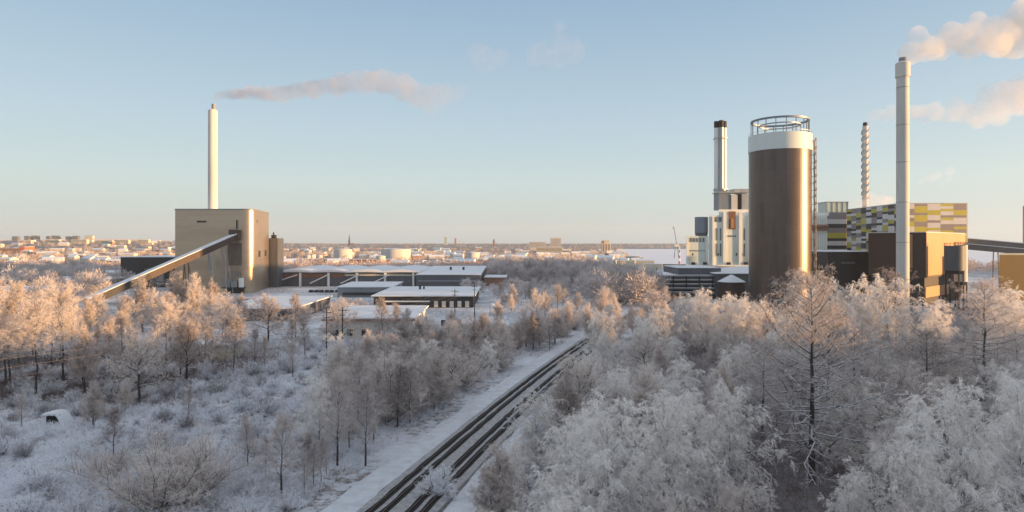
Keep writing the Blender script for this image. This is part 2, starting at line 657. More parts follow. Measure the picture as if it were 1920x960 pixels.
def ribbons(P, D, L, Wd, rs, droop=0.0):
    n = len(P)
    s = nrm(np.cross(D, rs.normal(size=(n, 3))))
    g = np.zeros((n, 3))
    g[:, 2] = -droop
    j = rs.normal(size=(n, 3)) * 0.12
    L = L[:, None]
    Wd = Wd[:, None]
    p1 = P + (D + g * 0.3 + j) * L * 0.5
    p2 = P + (D + g) * L
    V = np.stack([P - s * Wd * 0.5, P + s * Wd * 0.5, p1 - s * Wd * 0.42, p1 + s * Wd * 0.42, p2], 1)
    base = (np.arange(n) * 5)[:, None, None]
    F = np.array([[0, 1, 3], [0, 3, 2], [2, 3, 4]])[None] + base
    return V.reshape(-1, 3), F.reshape(-1, 3), p1, p2


def sprays(P, D, L, Wd, rs, k=5, droop=0.3, spread=0.8):
    """Each twig with k side twigs; the lot as one triangle soup."""
    V0, F0, p1, p2 = ribbons(P, D, L, Wd, rs, droop)
    n = len(P)
    t = rs.uniform(0.15, 0.95, size=(n, k))
    Pk = P[:, None] + (p2 - P)[:, None] * t[..., None]
    Dk = nrm(D[:, None] * 0.8 + rs.normal(size=(n, k, 3)) * spread * 0.6)
    Lk = L[:, None] * rs.uniform(0.35, 0.7, size=(n, k)) * (1.1 - 0.5 * t)
    Wk = np.repeat(Wd[:, None] * 0.85, k, 1)
    V1, F1, _, _ = ribbons(Pk.reshape(-1, 3), Dk.reshape(-1, 3), Lk.ravel(), Wk.ravel(), rs, droop * 1.1)
    return np.concatenate([V0, V1]), np.concatenate([F0, F1 + len(V0)])


def curve_pts(p, d, L, bend, n, rs, wob=0.03):
    t = np.linspace(0, 1, n)[:, None]
    q = p + d * L * t + bend * L * t * t
    w = rs.normal(size=(n, 3)) * wob * L
    w[0] = 0
    return q + w * t


KINDS = dict(
    birch=dict(H=14, r=0.19, n1=31, f0=0.14, a0=74, a1=26, l0=0.52, l1=0.22, prof='egg', bend=0.12, n2=9, l2=0.42, bend2=-0.20, stems=2,
               sp=10, sL=0.80, sW=0.040, k=11, droop=0.5, mat='frost_white', bark='bark_pale'),
    alder=dict(H=14, r=0.16, n1=40, f0=0.12, a0=56, a1=14, l0=0.42, l1=0.14, prof='egg', bend=0.24, n2=9, l2=0.42, bend2=0.22, stems=3,
               sp=12, sL=0.80, sW=0.026, k=7, droop=-0.1, mat='frost', bark='bark'),
    oak=dict(H=15, r=0.30, n1=19, f0=0.26, a0=76, a1=22, l0=0.50, l1=0.26, prof='dome', bend=0.14, n2=17, l2=0.42, bend2=0.12, stems=1,
             sp=15, sL=0.72, sW=0.028, k=7, droop=0.1, mat='frost', bark='bark'),
    ash=dict(H=22, r=0.30, n1=26, f0=0.46, a0=74, a1=18, l0=0.36, l1=0.16, prof='dome', bend=0.16, n2=17, l2=0.44, bend2=0.12, stems=1,
             sp=15, sL=0.85, sW=0.030, k=7, droop=0.0, mat='frost', bark='bark'),
    larch=dict(H=22, r=0.34, n1=76, f0=0.16, a0=100, a1=45, l0=0.42, l1=0.07, prof='cone', bend=0.12, n2=12, l2=0.36, bend2=-0.10, stems=1,
               sp=8, sL=0.70, sW=0.025, k=6, droop=0.35, mat='frost_thin', bark='bark'),
    slim=dict(H=11, r=0.13, n1=24, f0=0.22, a0=58, a1=18, l0=0.36, l1=0.13, prof='egg', bend=0.15, n2=8, l2=0.42, bend2=0.10, stems=1,
              sp=11, sL=0.72, sW=0.022, k=6, droop=0.0, mat='frost_thin', bark='bark'),
    willow=dict(H=8.5, r=0.095, n1=24, f0=0.0, a0=64, a1=6, l0=0.95, l1=0.85, prof='bush', bend=0.15, n2=24, l2=0.30, bend2=0.22, stems=1,
                sp=11, sL=0.62, sW=0.021, k=7, droop=-0.1, mat='frost', bark='bark'),
    shrub=dict(H=2.6, r=0.035, n1=22, f0=0.0, a0=68, a1=6, l0=0.9, l1=0.8, prof='bush', bend=0.1, n2=7, l2=0.42, bend2=0.12, stems=1,
               sp=8, sL=0.45, sW=0.022, k=5, droop=0.0, mat='brush', bark='bark'),
)


def tree_proto(kind, seed):
    c = KINDS[kind]
    rs = np.random.RandomState(seed)
    mb = MB()
    TP, TD, TL = [], [], []
    bush = c['prof'] == 'bush'
    oak = kind == 'oak'

    def twigs(line, n, lo):
        m = len(line) - 1
        ts = rs.uniform(lo, 1.0, n)
        ai = np.minimum((ts * m).astype(int), m - 1)
        dd = nrm(line[ai + 1] - line[ai]) * 0.9 + rs.normal(size=(n, 3)) * 0.6
        dd[:, 2] += 0.15 if c['droop'] <= 0.1 else -0.05
        TP.append(line[ai] + (line[ai + 1] - line[ai]) * (ts * m - ai)[:, None])
        TD.append(nrm(dd))
        TL.append(rs.uniform(0.55, 1.35, n) * c['sL'])

    for stem in range(c['stems']):
        H = c['H'] * (1.0 if stem == 0 else rs.uniform(0.72, 0.9))
        lean = rs.normal(size=3) * (0.012 if kind == 'larch' else 0.05)
        if stem:
            aa = rs.uniform(0, 6.28)
            lean = np.array([math.cos(aa), math.sin(aa), 0]) * rs.uniform(0.16, 0.30)
        lean[2] = 0
        top = 0.97 if not oak else 0.72
        tp = curve_pts(np.zeros(3), np.array([0, 0, 1.0]) + lean, H * top, -lean * 0.4, 9, rs, 0.006 if kind == 'larch' else 0.018)
        tp[0, 2] = -0.6
        if not bush:
            r0 = c['r'] * (1 if stem == 0 else 0.7)
            mb.tube(tp, [r0 * (1.15 - 1.08 * (i / 8) ** 0.9) for i in range(9)], 7)
        az = rs.uniform(0, 6.28)
        n1 = int(c['n1'] * (1 if c['stems'] == 1 else (0.75 if stem == 0 else 0.55)))
        for i in range(n1):
            f = (i + rs.uniform(0, 0.8)) / n1
            h = c['f0'] + (0.98 - c['f0']) * f
            az += 2.4 + rs.uniform(-0.6, 0.6)
            ang = R(c['a0'] + (c['a1'] - c['a0']) * f + rs.uniform(-12, 12))
            if c['prof'] == 'egg':
                L = (c['l0'] + (c['l1'] - c['l0']) * f) * (0.66 + 0.45 * math.sin(min(f * 1.9 + 0.4, 3.0)))
            elif c['prof'] == 'cone':
                L = (c['l0'] * (1 - f) ** 0.7 + c['l1']) * min(1, 0.55 + f * 3)
            else:
                L = c['l0'] + (c['l1'] - c['l0']) * f
            L *= H * rs.uniform(0.6, 1.2)
            if bush:
                p = rs.normal(size=3) * 0.03 * H
                p[2] = -0.1
            else:
                q = (min(0.30 + f * 0.68, 1) if oak else min(h / 0.97, 1.0)) * 8
                a = int(min(q, 7))
                p = tp[a] + (tp[a + 1] - tp[a]) * (q - a)
            d = np.array([math.cos(az) * math.sin(ang), math.sin(az) * math.sin(ang), math.cos(ang)])
            lp = curve_pts(p, d, L, np.array([0, 0, c['bend']]) + rs.normal(size=3) * 0.12, 6, rs, 0.045)
            r1 = max(0.018, c['r'] * (0.46 if oak else 0.28) * (1 - 0.6 * f)) if not bush else c['r'] * rs.uniform(0.4, 1)
            mb.tube(lp, [r1 * (1 - 0.8 * (k / 5)) + 0.008 for k in range(6)], 4)
            n2 = max(2, int(c['n2'] * (0.5 + L / (c['l0'] * H) * 0.6)))
            for j in range(n2):
                t = 0.2 + 0.78 * (j + rs.uniform(0, 0.9)) / n2
                a = int(min(t * 5, 4))
                p2 = lp[a] + (lp[a + 1] - lp[a]) * (t * 5 - a)
                dl = nrm(lp[a + 1] - lp[a])
                rv = rs.normal(size=3)
                if kind == 'larch':
                    rv[2] *= 0.25
                side = nrm(rv - dl * np.dot(rv, dl))
                d2 = nrm(dl * rs.uniform(0.4, 1.0) + side * rs.uniform(0.5, 1.0))
                L2 = L * c['l2'] * (1.15 - 0.6 * t) * rs.uniform(0.7, 1.3)
                bp = curve_pts(p2, d2, L2, np.array([0, 0, c['bend2']]) + rs.normal(size=3) * 0.08, 4, rs, 0.04)
                r2 = max(0.011, r1 * 0.36)
                mb.tube(bp, [r2, r2 * 0.8, r2 * 0.55, 0.007], 3)
                twigs(bp, max(3, int(c['sp'] * (0.6 + 0.5 * L2 / (L * c['l2'])))), 0.1)
            twigs(lp, c['sp'], 0.4)
    P = np.concatenate(TP)
    D = np.concatenate(TD)
    L = np.concatenate(TL)
    Wd = rs.uniform(0.7, 1.35, len(P)) * c['sW']
    V, F = sprays(P, D, L, Wd, rs, c['k'], c['droop'])
    return mb, V, F


NICE = dict(ash='tall_frosted_tree', birch='frosted_birch', alder='frosted_alder', oak='frosted_oak', larch='frosted_larch', slim='young_tree', willow='frosted_willow', shrub='frosted_shrub')
PROTO = {}
N_VAR = dict(ash=3, birch=4, alder=3, oak=3, larch=2, slim=3, willow=2, shrub=3)
for kd, nv in N_VAR.items():
    for v in range(nv):
        mb, V, F = tree_proto(kd, 100 + 17 * v + len(kd) * 7)
        name = NICE[kd]
        root = bpy.data.objects.new(name, None)
        root.empty_display_size = 1
        COL.objects.link(root)
        tr = mb.build('trunk' if kd not in ('shrub', 'willow') else 'stems', M[KINDS[kd]['bark']], root, smooth=False)
        cr = np_mesh('crown', V, F, M[KINDS[kd]['mat']], root)
        cr['label'] = {'birch': 'thick white rime on fine drooping twigs', 'larch': 'thinly frosted twigs on level boughs'}.get(kd, 'frost covered bare twigs')
        PROTO[(kd, v)] = [root, [tr, cr], False, float(V[:, 2].max())]
        print(kd, v, len(V), len(F), len(mb.f))

PLACED = []     # dict(kind, x, y, root)


def plant(kind, x, y, h, v=None, rz=None, wid=1.0):
    v = rnd.randrange(N_VAR[kind]) if v is None else v
    pr = PROTO[(kind, v)]
    if not pr[2]:
        root = pr[0]
        pr[2] = True
    else:
        root = pr[0].copy()
        COL.objects.link(root)
        for ch in pr[1]:
            c = ch.copy()
            c.parent = root
            COL.objects.link(c)
    s = h / pr[3]
    root.location = (x, y, hz(x, y) - 0.1)
    root.rotation_euler = (0, 0, rnd.uniform(0, 6.28) if rz is None else rz)
    root.scale = (s * wid, s * wid, s)
    PLACED.append(dict(kind=kind, x=x, y=y, h=h, root=root))
    return root


def pt(px, D):
    return (px - 960.0) / FPX * D


# trees one can pick out: (kind, column in the photo at its distance, distance, height, width factor)
for kd, px, D, h, w in [
    ('larch', 1522, 80, 27.5, 1.0), ('larch', 1555, 92, 22, 0.9), ('larch', 1846, 120, 24.5, 1.0), ('larch', 1668, 150, 25.0, 0.95),
    ('birch', 1668, 128, 24.0, 0.85), ('birch', 1618, 138, 24.0, 0.8),
    ('birch', 1800, 60, 17.5, 1.0), ('birch', 1690, 56, 14.0, 1.0), ('birch', 1905, 66, 17, 1.0), ('birch', 1145, 62, 15.5, 1.05), ('birch', 1240, 66, 15.2, 1.0),
    ('birch', 1360, 70, 15.5, 0.95), ('birch', 1060, 70, 11.0, 1.0), ('birch', 1450, 48, 9.0, 1.0), ('birch', 1290, 47, 8.0, 1.0),
    ('oak', 1700, 50, 9.5, 1.1), ('oak', 1830, 48, 9.0, 1.1), ('birch', 1590, 58, 9.0, 1.0),
    ('larch', 1430, 100, 15, 1.1), ('larch', 1600, 108, 17, 1.1), ('slim', 1490, 104, 12, 1.2), ('slim', 1580, 96, 11, 1.2), ('slim', 1640, 98, 12, 1.2), ('slim', 1455, 90, 9, 1.2), ('larch', 1740, 112, 16, 1.1), ('slim', 1390, 88, 9, 1.2), ('slim', 1540, 112, 13, 1.2), ('alder', 1132, 195, 17.5, 0.95), ('alder', 1105, 190, 13, 0.8), ('alder', 1150, 200, 15, 0.8),
    ('birch', 1285, 172, 17.0, 1.0), ('birch', 1320, 176, 18.3, 1.0), ('birch', 1358, 172, 17.0, 1.0), ('birch', 1395, 168, 17.6, 1.0), ('birch', 1425, 168, 16.5, 1.0),
    ('birch', 1200, 150, 13.6, 1.0), ('birch', 1235, 156, 14.5, 1.0), ('birch', 1480, 110, 20, 0.9), ('birch', 1760, 130, 19, 1.0), ('birch', 1880, 135, 22, 1.0), ('birch', 1915, 120, 20, 1.0),
    ('birch', 1565, 130, 22.5, 0.9), ('birch', 1520, 140, 25.0, 0.9),
    # left: tall golden stand, single trees on the open ground
    ('ash', 20, 128, 21, 1.0), ('ash', 66, 121, 22.5, 1.0), ('ash', 118, 135, 23.0, 0.95), ('ash', 165, 140, 19, 0.9), ('ash', -30, 118, 22, 1.0), ('ash', 95, 150, 21, 1.0),
    ('ash', 35, 160, 22, 1.0), ('ash', -10, 170, 22, 1.0), ('ash', 180, 162, 18.5, 0.95), ('ash', 205, 138, 15, 0.9), ('ash', 235, 160, 16, 0.9),
    ('alder', 268, 215, 20, 0.95), ('alder', 292, 210, 16, 0.8), ('alder', 338, 225, 21, 1.0), ('alder', 368, 222, 20.5, 0.9), ('alder', 396, 230, 18.5, 0.75), ('alder', 318, 215, 14, 1.0),
    ('oak', 262, 120, 15.0, 0.95), ('slim', 297, 134, 12, 1.0), ('oak', 350, 140, 15.5, 0.95), ('slim', 338, 141, 13, 1.0), ('oak', 385, 155, 13, 0.9), ('slim', 430, 165, 12, 1.0),
    ('oak', 503, 190, 15.5, 1.05), ('slim', 545, 160, 12, 1.1), ('slim', 572, 168, 11.5, 1.0), ('slim', 478, 160, 9, 1.0), ('slim', 497, 155, 8, 1.0),
    ('oak', 630, 178, 14.0, 1.0), ('slim', 717, 185, 15, 1.0), ('slim', 744, 187, 13, 1.0), ('slim', 760, 190, 11, 1.0),
    ('slim', 528, 76, 10.5, 1.15), ('slim', 575, 79, 7, 0.9), ('slim', 632, 86, 14, 1.0), ('slim', 685, 86, 13, 1.0), ('slim', 700, 95, 12, 1.0), ('slim', 465, 85, 8, 0.9),
    ('shrub', 822, 76, 4.4, 1.2), ('shrub', 1010, 96, 4.5, 1.3), ('shrub', 1045, 120, 4.5, 1.3), ('birch', 960, 76, 7.0, 1.0), ('birch', 1078, 112, 8, 0.9), ('birch', 1102, 130, 9, 0.9), ('birch', 1132, 150, 10, 1.0), ('birch', 1138, 166, 12.5, 1.1), ('alder', 1150, 186, 11, 1.2), ('birch', 1125, 168, 13, 1.15), ('birch', 1138, 178, 13.5, 1.15), ('birch', 1148, 200, 13, 1.1), ('alder', 1040, 190, 11, 1.2), ('alder', 1062, 207, 11.5, 1.2), ('slim', 1030, 178, 9, 1.2),
    ('slim', 570, 76, 5.5, 0.8), ('slim', 588, 78, 6.5, 0.8), ('slim', 602, 80, 6, 0.8), ('slim', 612, 83, 5, 0.8), ('slim', 498, 82, 6, 0.9), ('slim', 655, 92, 9, 1.1), ('slim', 745, 104, 11, 1.1), ('slim', 768, 106, 11, 1.1),
    ('willow', 300, 71.5, 10.0, 1.15), ('willow', 372, 76, 9.0, 0.95), ('willow', 205, 80, 6.0, 1.0),
    ('alder', 935, 235, 9.5, 1.2), ('alder', 960, 290, 12, 1.2),
    ('oak', 985, 340, 10, 1.0), ('oak', 960, 360, 11, 1.0),
]:
    plant(kd, pt(px, D), D, h, wid=w)


def scatter(kind_w, n, ok, box, dmin, hr, tries=40, wid=(1.0, 1.35)):
    """Random planting inside box where ok(x, y), keeping dmin from every tree already there."""
    cnt = 0
    kinds = [k for k, w in kind_w for _ in range(w)]
    for _ in range(n * tries):
        if cnt >= n:
            break
        x = rnd.uniform(box[0], box[1])
        y = rnd.uniform(box[2], box[3])
        if not ok(x, y):
            continue
        if any((p['x'] - x) ** 2 + (p['y'] - y) ** 2 < dmin * dmin for p in PLACED):
            continue
        h = rnd.uniform(*hr(x, y)) if callable(hr) else rnd.uniform(*hr)
        plant(rnd.choice(kinds), x, y, h, wid=rnd.uniform(*wid))
        cnt += 1
    return cnt


def right_ok(x, y):
    off = x - float(track_x(y))
    return off > (13 if y < 85 else 16.5 if y < 158 else 12 if y < 172 else 10) and abs(x) < 0.86 * y + 6 and not (215 < y and x > 60) and not (y < 79 and 0.36 * y < x < 0.53 * y)


def right_h(x, y):
    if y < 70:
        return (6.5, 11)
    if y < 110:
        return (9, 13.5)
    if y > 130 and x > 72:
        return (6, 9)
    if y < 150:
        return (8.5, 12.5)
    return (9.5, 13.5)


print('near right', scatter([('birch', 5), ('alder', 4), ('oak', 2)], 50, right_ok, (-5, 100, 40, 110), 6.2, right_h))
print('mid right', scatter([('birch', 3), ('alder', 5), ('oak', 2), ('larch', 1)], 84, right_ok, (0, 190, 110, 225), 6.6, right_h))


def rail_left_ok(x, y):
    off = x - float(track_x(y))
    return -min(44, 14 + 0.5 * max(0, y - 82)) < off < -10.5 and not (y > 185 and off < -24)


print('rail left', scatter([('alder', 6), ('willow', 4), ('slim', 3), ('oak', 2), ('birch', 1)], 105, rail_left_ok, (-75, 30, 82, 250), 3.6,
                           lambda x, y: (9, 13) if y < 120 else (8.5, 12) if y < 185 else (5, 8), wid=(1.0, 1.3)))


def left_ok(x, y):
    return x < -62 and x > -0.9 * y and 128 + 0.1 * (x + 62) < y


print('left wood', scatter([('ash', 5), ('alder', 1), ('slim', 2)], 30, left_ok, (-180, -62, 118, 205), 7.0, (13, 18)))
print('field', scatter([('slim', 4), ('alder', 1)], 7, lambda x, y: x < track_x(y) - 45 and x > -0.8 * y, (-120, -10, 85, 180), 9, (5, 9)))
print('yard', scatter([('alder', 3), ('slim', 2), ('oak', 2)], 26, lambda x, y: (-0.02 * y < x < track_x(y) - 9) or (x - float(track_x(y)) > 8 and y > 235 and x < 0.26 * y),
                       (-60, 90, 235, 330), 8, (8, 13)))
n_trees = len(PLACED)

print('shrubs', scatter([('shrub', 1)], 250, lambda x, y: (x < track_x(y) - 11 and x > -0.95 * y - 5) and not (abs(x + 74) < 4 and abs(y - 104) < 4) and not (y > 150 and x < -60), (-150, 20, 58, 185), 3.2,
                        (1.5, 4.2), wid=(0.9, 1.5)))

# keep the ground before the small hut open
for p_ in PLACED:
    if 78 < p_['y'] < 103.5 and abs(p_['x'] / p_['y'] + 0.7115) < 0.05:
        nx_ = p_['x'] + (7.5 if p_['x'] / p_['y'] > -0.7115 else -7.5)
        p_['x'] = nx_
        p_['root'].location = (nx_, p_['y'], hz(nx_, p_['y']) - 0.1)

# drop shapes that were never planted
for key, (root, chs, used, _) in PROTO.items():
    if not used:
        for o in chs + [root]:
            bpy.data.objects.remove(o)

# labels: every tree by kind, neighbourhood and its place in that row
ORD = ['first', 'second', 'third', 'fourth', 'fifth', 'sixth', 'seventh', 'eighth', 'ninth', 'tenth', 'eleventh', 'twelfth', 'thirteenth', 'fourteenth', 'fifteenth',
       'sixteenth', 'seventeenth', 'eighteenth', 'nineteenth', 'twentieth']


def ordinal(i):
    if i < 20:
        return ORD[i]
    tens = {2: 'twenty', 3: 'thirty', 4: 'forty', 5: 'fifty', 6: 'sixty'}[(i + 1) // 10]
    k = (i + 1) % 10
    return {2: 'twentieth', 3: 'thirtieth', 4: 'fortieth', 5: 'fiftieth', 6: 'sixtieth'}[(i + 1) // 10] if k == 0 else tens + '-' + ORD[k - 1]


ADJ = dict(ash='high-crowned frosted tree', birch='thickly rimed birch', alder='upright frosted alder', oak='broad frosted oak', larch='dark-stemmed frosted larch', slim='slender bare tree',
           willow='many-stemmed frosted willow', shrub='low rimed shrub')
CAT = dict(ash='tree', birch='tree', alder='tree', oak='tree', larch='tree', slim='tree', willow='tree', shrub='shrub')


def place_of(x, y):
    off = x - float(track_x(min(y, 520)))
    if off > 0:
        for lim, ph in ((58, 'in the nearest row right of the rails'), (74, 'in the second row right of the rails'), (92, 'in the third row right of the rails'),
                        (115, 'midway up the right-hand wood'), (145, 'well into the right-hand wood'), (180, 'deep in the right-hand wood'),
                        (215, 'on the far edge of the right-hand wood'), (9999, 'beyond the right-hand wood by the yard')):
            if y < lim:
                return ph, 'right wood'
    if y > 232:
        return 'around the snowy yard by the sheds', 'yard trees'
    if off > -46:
        for lim, ph in ((84, 'lowest in the left trackside strip'), (115, 'in the lower left trackside strip'), (150, 'midway along the left trackside strip'),
                        (190, 'in the upper left trackside strip'), (9999, 'far along the left trackside strip')):
            if y < lim:
                return ph, 'left trackside trees'
    if x < -62 and y > 108:
        return ('before the tall left stand' if y < 128 else 'within the tall left stand' if y < 158 else 'behind the tall left stand'), 'left stand'
    for lim, ph in ((74, 'at the bottom of the snowy scrubland'), (92, 'low on the snowy scrubland'), (115, 'midway up the snowy scrubland'), (150, 'high on the snowy scrubland'), (9999, 'along the far snowy lane')):
        if y < lim:
            return ph, 'scrubland plants'


bucket = {}
for p in PLACED:
    ph, g = place_of(p['x'], p['y'])
    bucket.setdefault((p['kind'], ph, g), []).append(p)
for (kd, ph, g), lst in bucket.items():
    lst.sort(key=lambda p: p['x'] / p['y'])
    for i, p in enumerate(lst):
        if len(lst) == 1:
            lab = 'only %s %s' % (ADJ[kd], ph)
        else:
            lab = '%s %s, %s from the left' % (ADJ[kd], ph, ordinal(i))
        tag(p['root'], lab, CAT[kd], {'right wood': 'trees of the wood right of the railway', 'yard trees': 'trees around the factory yard', 'left trackside trees': 'trees along the left of the railway',
                                      'left stand': 'tall trees at the left edge', 'scrubland plants': 'plants on the snowy scrubland'}[g] if kd != 'shrub' else 'frosted shrubs on the scrubland')


# ------------------------------------------------------------------ ground cover and far woods (nobody could count them)
def ground_cover():
    rs = np.random.RandomState(5)
    n = 190000
    y = 54 + 135 * rs.uniform(0, 1, n) ** 1.25
    x = rs.uniform(-1.0, 0.15, n) * y * 0.95
    off = x - track_x(y)
    clump = np.sin(x * 0.31 + 1.7 * np.sin(y * 0.23)) + np.sin(y * 0.41 + 1.3 * np.sin(x * 0.19)) + rs.normal(size=n) * 0.7
    stand = sst(58, 76, -x) * sst(114, 122, y + 0.12 * (x + 80)) * (1 - sst(160, 180, y))
    k = (off < -10.2) & (clump > -0.45) & (rs.uniform(size=n) > stand)
    x, y = x[k], y[k]
    z = height(x, y)
    P = np.stack([x, y, z - 0.05], 1)
    D = rs.normal(size=(len(x), 3)) * 0.55
    D[:, 2] = 1.0
    L = rs.uniform(0.45, 1.2, len(x)) * (1 + 0.5 * np.clip(clump[k], 0, 2))
    V, F = sprays(P, nrm(D), L, rs.uniform(0.04, 0.085, len(x)), rs, 3, 0.2, 1.2)
    o = np_mesh("undergrowth", V, F, M['brush'])
    o['kind'] = 'stuff'
    o['label'] = 'frosted grass and brambles over the snowy scrubland'
    m2 = 26000
    y2 = 56 + 130 * rs.uniform(0, 1, m2) ** 1.2
    x2 = rs.uniform(-1.0, 0.15, m2) * y2 * 0.95
    c2 = np.sin(x2 * 0.53 + 2.1 * np.sin(y2 * 0.37 + 1)) * np.sin(y2 * 0.61 + 1.9 * np.sin(x2 * 0.43)) + rs.normal(size=m2) * 0.16
    k2 = (x2 - track_x(y2) < -9.5) & (c2 > 0.72)
    x2, y2 = x2[k2], y2[k2]
    D2 = rs.normal(size=(len(x2), 3)) * 0.8
    D2[:, 2] = 0.9
    V, F = sprays(np.stack([x2, y2, height(x2, y2) - 0.05], 1), nrm(D2), rs.uniform(0.4, 1.1, len(x2)), rs.uniform(0.05, 0.10, len(x2)), rs, 4, 0.2, 1.2)
    o = np_mesh("brambles", V, F, M['brown_brush'])
    o['kind'] = 'stuff'
    o['label'] = 'dark bramble patches showing through the frost'
    # the floor of the right-hand wood
    n = 16000
    y = 38 + 170 * rs.uniform(0, 1, n) ** 1.3
    x = track_x(y) + 12 + rs.uniform(0, 1, n) * (0.86 * y + 4 - track_x(y) - 12)
    n3 = 14000
    y3 = rs.uniform(112, 178, n3)
    x3 = -rs.uniform(60, 1, n3) * 0 - rs.uniform(60, 165, n3)
    k3 = (y3 + 0.12 * (x3 + 80) > 116) & (-x3 < 0.95 * y3 + 10)
    x = np.concatenate([x, x3[k3]])
    y = np.concatenate([y, y3[k3]])
    n = len(x)
    P = np.stack([x, y, height(x, y) - 0.05], 1)
    D = rs.normal(size=(n, 3)) * 0.6
    D[:, 2] = 1.0
    V, F = sprays(P, nrm(D), rs.uniform(0.6, 2.4, n), rs.uniform(0.03, 0.06, n), rs, 4, 0.1, 1.0)
    o = np_mesh("brushwood", V, F, M['brown_brush'])
    o['kind'] = 'stuff'
    o['label'] = 'thin brown brushwood on the floor of the woods'


ground_cover()

FOOT = []       # building footprints kept clear of far trees: x0, x1, y0, y1


def crowns(name, X, Y, Hh, Rr, ntri, rs, mat, fat=0.03):
    """Bare frosted crowns far off: each a ragged cloud of small twig-clump facets over a few stems."""
    n = len(X)
    Z = height(X, Y)
    u = nrm(rs.normal(size=(n, ntri, 3)))
    rad = rs.uniform(0.25, 1.0, size=(n, ntri, 1)) ** 0.5
    lump = 1 + 0.35 * np.sin(u[..., 0:1] * 5 + rs.uniform(0, 6, (n, 1, 1))) * np.sin(u[..., 2:3] * 6 + rs.uniform(0, 6, (n, 1, 1)))
    off = u * rad * lump
    c = np.empty((n, ntri, 3))
    c[..., 0] = X[:, None] + off[..., 0] * Rr[:, None]
    c[..., 1] = Y[:, None] + off[..., 1] * Rr[:, None]
    c[..., 2] = Z[:, None] + Hh[:, None] * (0.55 + 0.46 * off[..., 2])
    ax = nrm(u * 0.7 + rs.normal(size=(n, ntri, 3)) * 0.5 + np.array([0, 0, 0.5]))
    sd = nrm(np.cross(ax, rs.normal(size=(n, ntri, 3))))
    ln = Rr[:, None, None] * rs.uniform(0.12, 0.38, (n, ntri, 1))
    wd = np.maximum(Rr[:, None, None] * fat * rs.uniform(0.5, 1.5, (n, ntri, 1)), 0.03)
    V = np.stack([c - sd * wd, c + sd * wd, c + ax * ln], 2).reshape(-1, 3)
    F = np.arange(len(V)).reshape(-1, 3)
    o = np_mesh(name, V, F, mat)
    o['kind'] = 'stuff'
    return o


def far_woods():
    rs = np.random.RandomState(21)

    def clear(x, y, pad=2):
        k = ~in_poly(x, y, LAKE)
        for a, b, c, d in FOOT:
            k &= ~((x > a - pad) & (x < b + pad) & (y > c - 6) & (y < d + pad))
        return k
    # far: rows by apparent density, 600 m to the horizon
    n = 20000
    py = rs.uniform(455.8, 514, n)
    y = 36000 / (py - 455)
    y = np.minimum(y, rs.uniform(3000, 6500, n))
    px = rs.uniform(-500, 2400, n)
    x = (px - 960) / 1200 * y
    patch = np.sin(x * 0.004 + 2 * np.sin(y * 0.0031)) + np.sin(y * 0.006 + 1.5 * np.sin(x * 0.0023)) + rs.normal(size=n) * 0.7
    k = clear(x, y) & (patch > -1.0) & (y > 610)
    # snowy harbour flats between the town and the lake stay open
    k &= ~((x > 0.12 * y) & (y < 900) & (x < 0.32 * y))
    x, y = x[k], y[k]
    h = rs.uniform(5.5, 11, len(x))
    o = crowns("far_woodland", x, y, h, h * rs.uniform(0.45, 0.75, len(x)), 84, rs, M['frost_far'], 0.075)
    o['label'] = 'pink frosted woods and gardens out to the horizon'
    # nearer groves 300-640 m
    spec = [(500, 950, 470, 640, 300, 8, 12), (-420, -190, 300, 600, 330, 8, 15), (-150, -8, 470, 600, 230, 7, 11), (-20, 75, 470, 640, 210, 11, 17),
            (42, 70, 300, 400, 60, 11, 17), (-140, -60, 230, 290, 22, 5, 8), (-30, 50, 340, 470, 60, 4, 7)]
    XS, YS, HS = [], [], []
    for a, b, c, d, m, h0, h1 in spec:
        XS.append(rs.uniform(a, b, m))
        YS.append(rs.uniform(c, d, m))
        HS.append(rs.uniform(h0, h1, m))
    x, y, h = map(np.concatenate, (XS, YS, HS))
    k = clear(x, y)
    x, y, h = x[k], y[k], h[k]
    o = crowns("distant_groves", x, y, h, h * rs.uniform(0.38, 0.55, len(x)), 1300, rs, M['frost_grove'], 0.022)
    o['label'] = 'grey frosted groves behind and between the industrial sheds'


M['frost_grove'] = mat_frost('frost_grove', (0.22, 0.17, 0.155), (0.70, 0.64, 0.63), 0.54, 0.12, 0.15)
# ------------------------------------------------------------------ building materials
M['bronze'] = paint('bronze_cladding', (0.47, 0.365, 0.27), 0.36, 0.72, 0.20, 0.05, False, ribs=0.12, ribscale=0.6, vs=(0.25, 0.25, 1.6), panel=(9.0, 3.6, 0.965))
M['bronze_shaded'] = paint('bronze_shade', (0.16, 0.12, 0.09), 0.5, 0.4, 0.3, 0.15, False)  # darker copy of the bronze, painted shade for the wall recess
M['silo_brown'] = paint('silo_cladding', (0.115, 0.088, 0.080), 0.34, 0.40, 0.30, 0.22, True, ribs=0.10, ribscale=0.5, vs=(1, 1, 0.12), panel=(5.0, 3.0, 0.90))
M['silo_white'] = paint('silo_band', (0.66, 0.70, 0.68), 0.5, 0, 0.06, 0.1)
M['charcoal'] = paint('charcoal_sheet', (0.028, 0.025, 0.028), 0.6, 0.1, 0.3, 0.1)
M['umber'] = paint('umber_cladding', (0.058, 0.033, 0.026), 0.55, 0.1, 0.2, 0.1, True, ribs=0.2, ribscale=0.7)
M['copper'] = paint('sunlit_cladding', (0.40, 0.22, 0.11), 0.5, 0.25, 0.12, 0.08, True, ribs=0.2, ribscale=0.7)  # lit copy of the brown cladding: the sun's orange is in the colour
M['grey_green'] = paint('grey_green_concrete', (0.66, 0.70, 0.65), 0.8, 0, 0.12, 0.12)
M['off_white'] = paint('off_white_panel', (0.80, 0.81, 0.78), 0.7, 0, 0.1, 0.15)
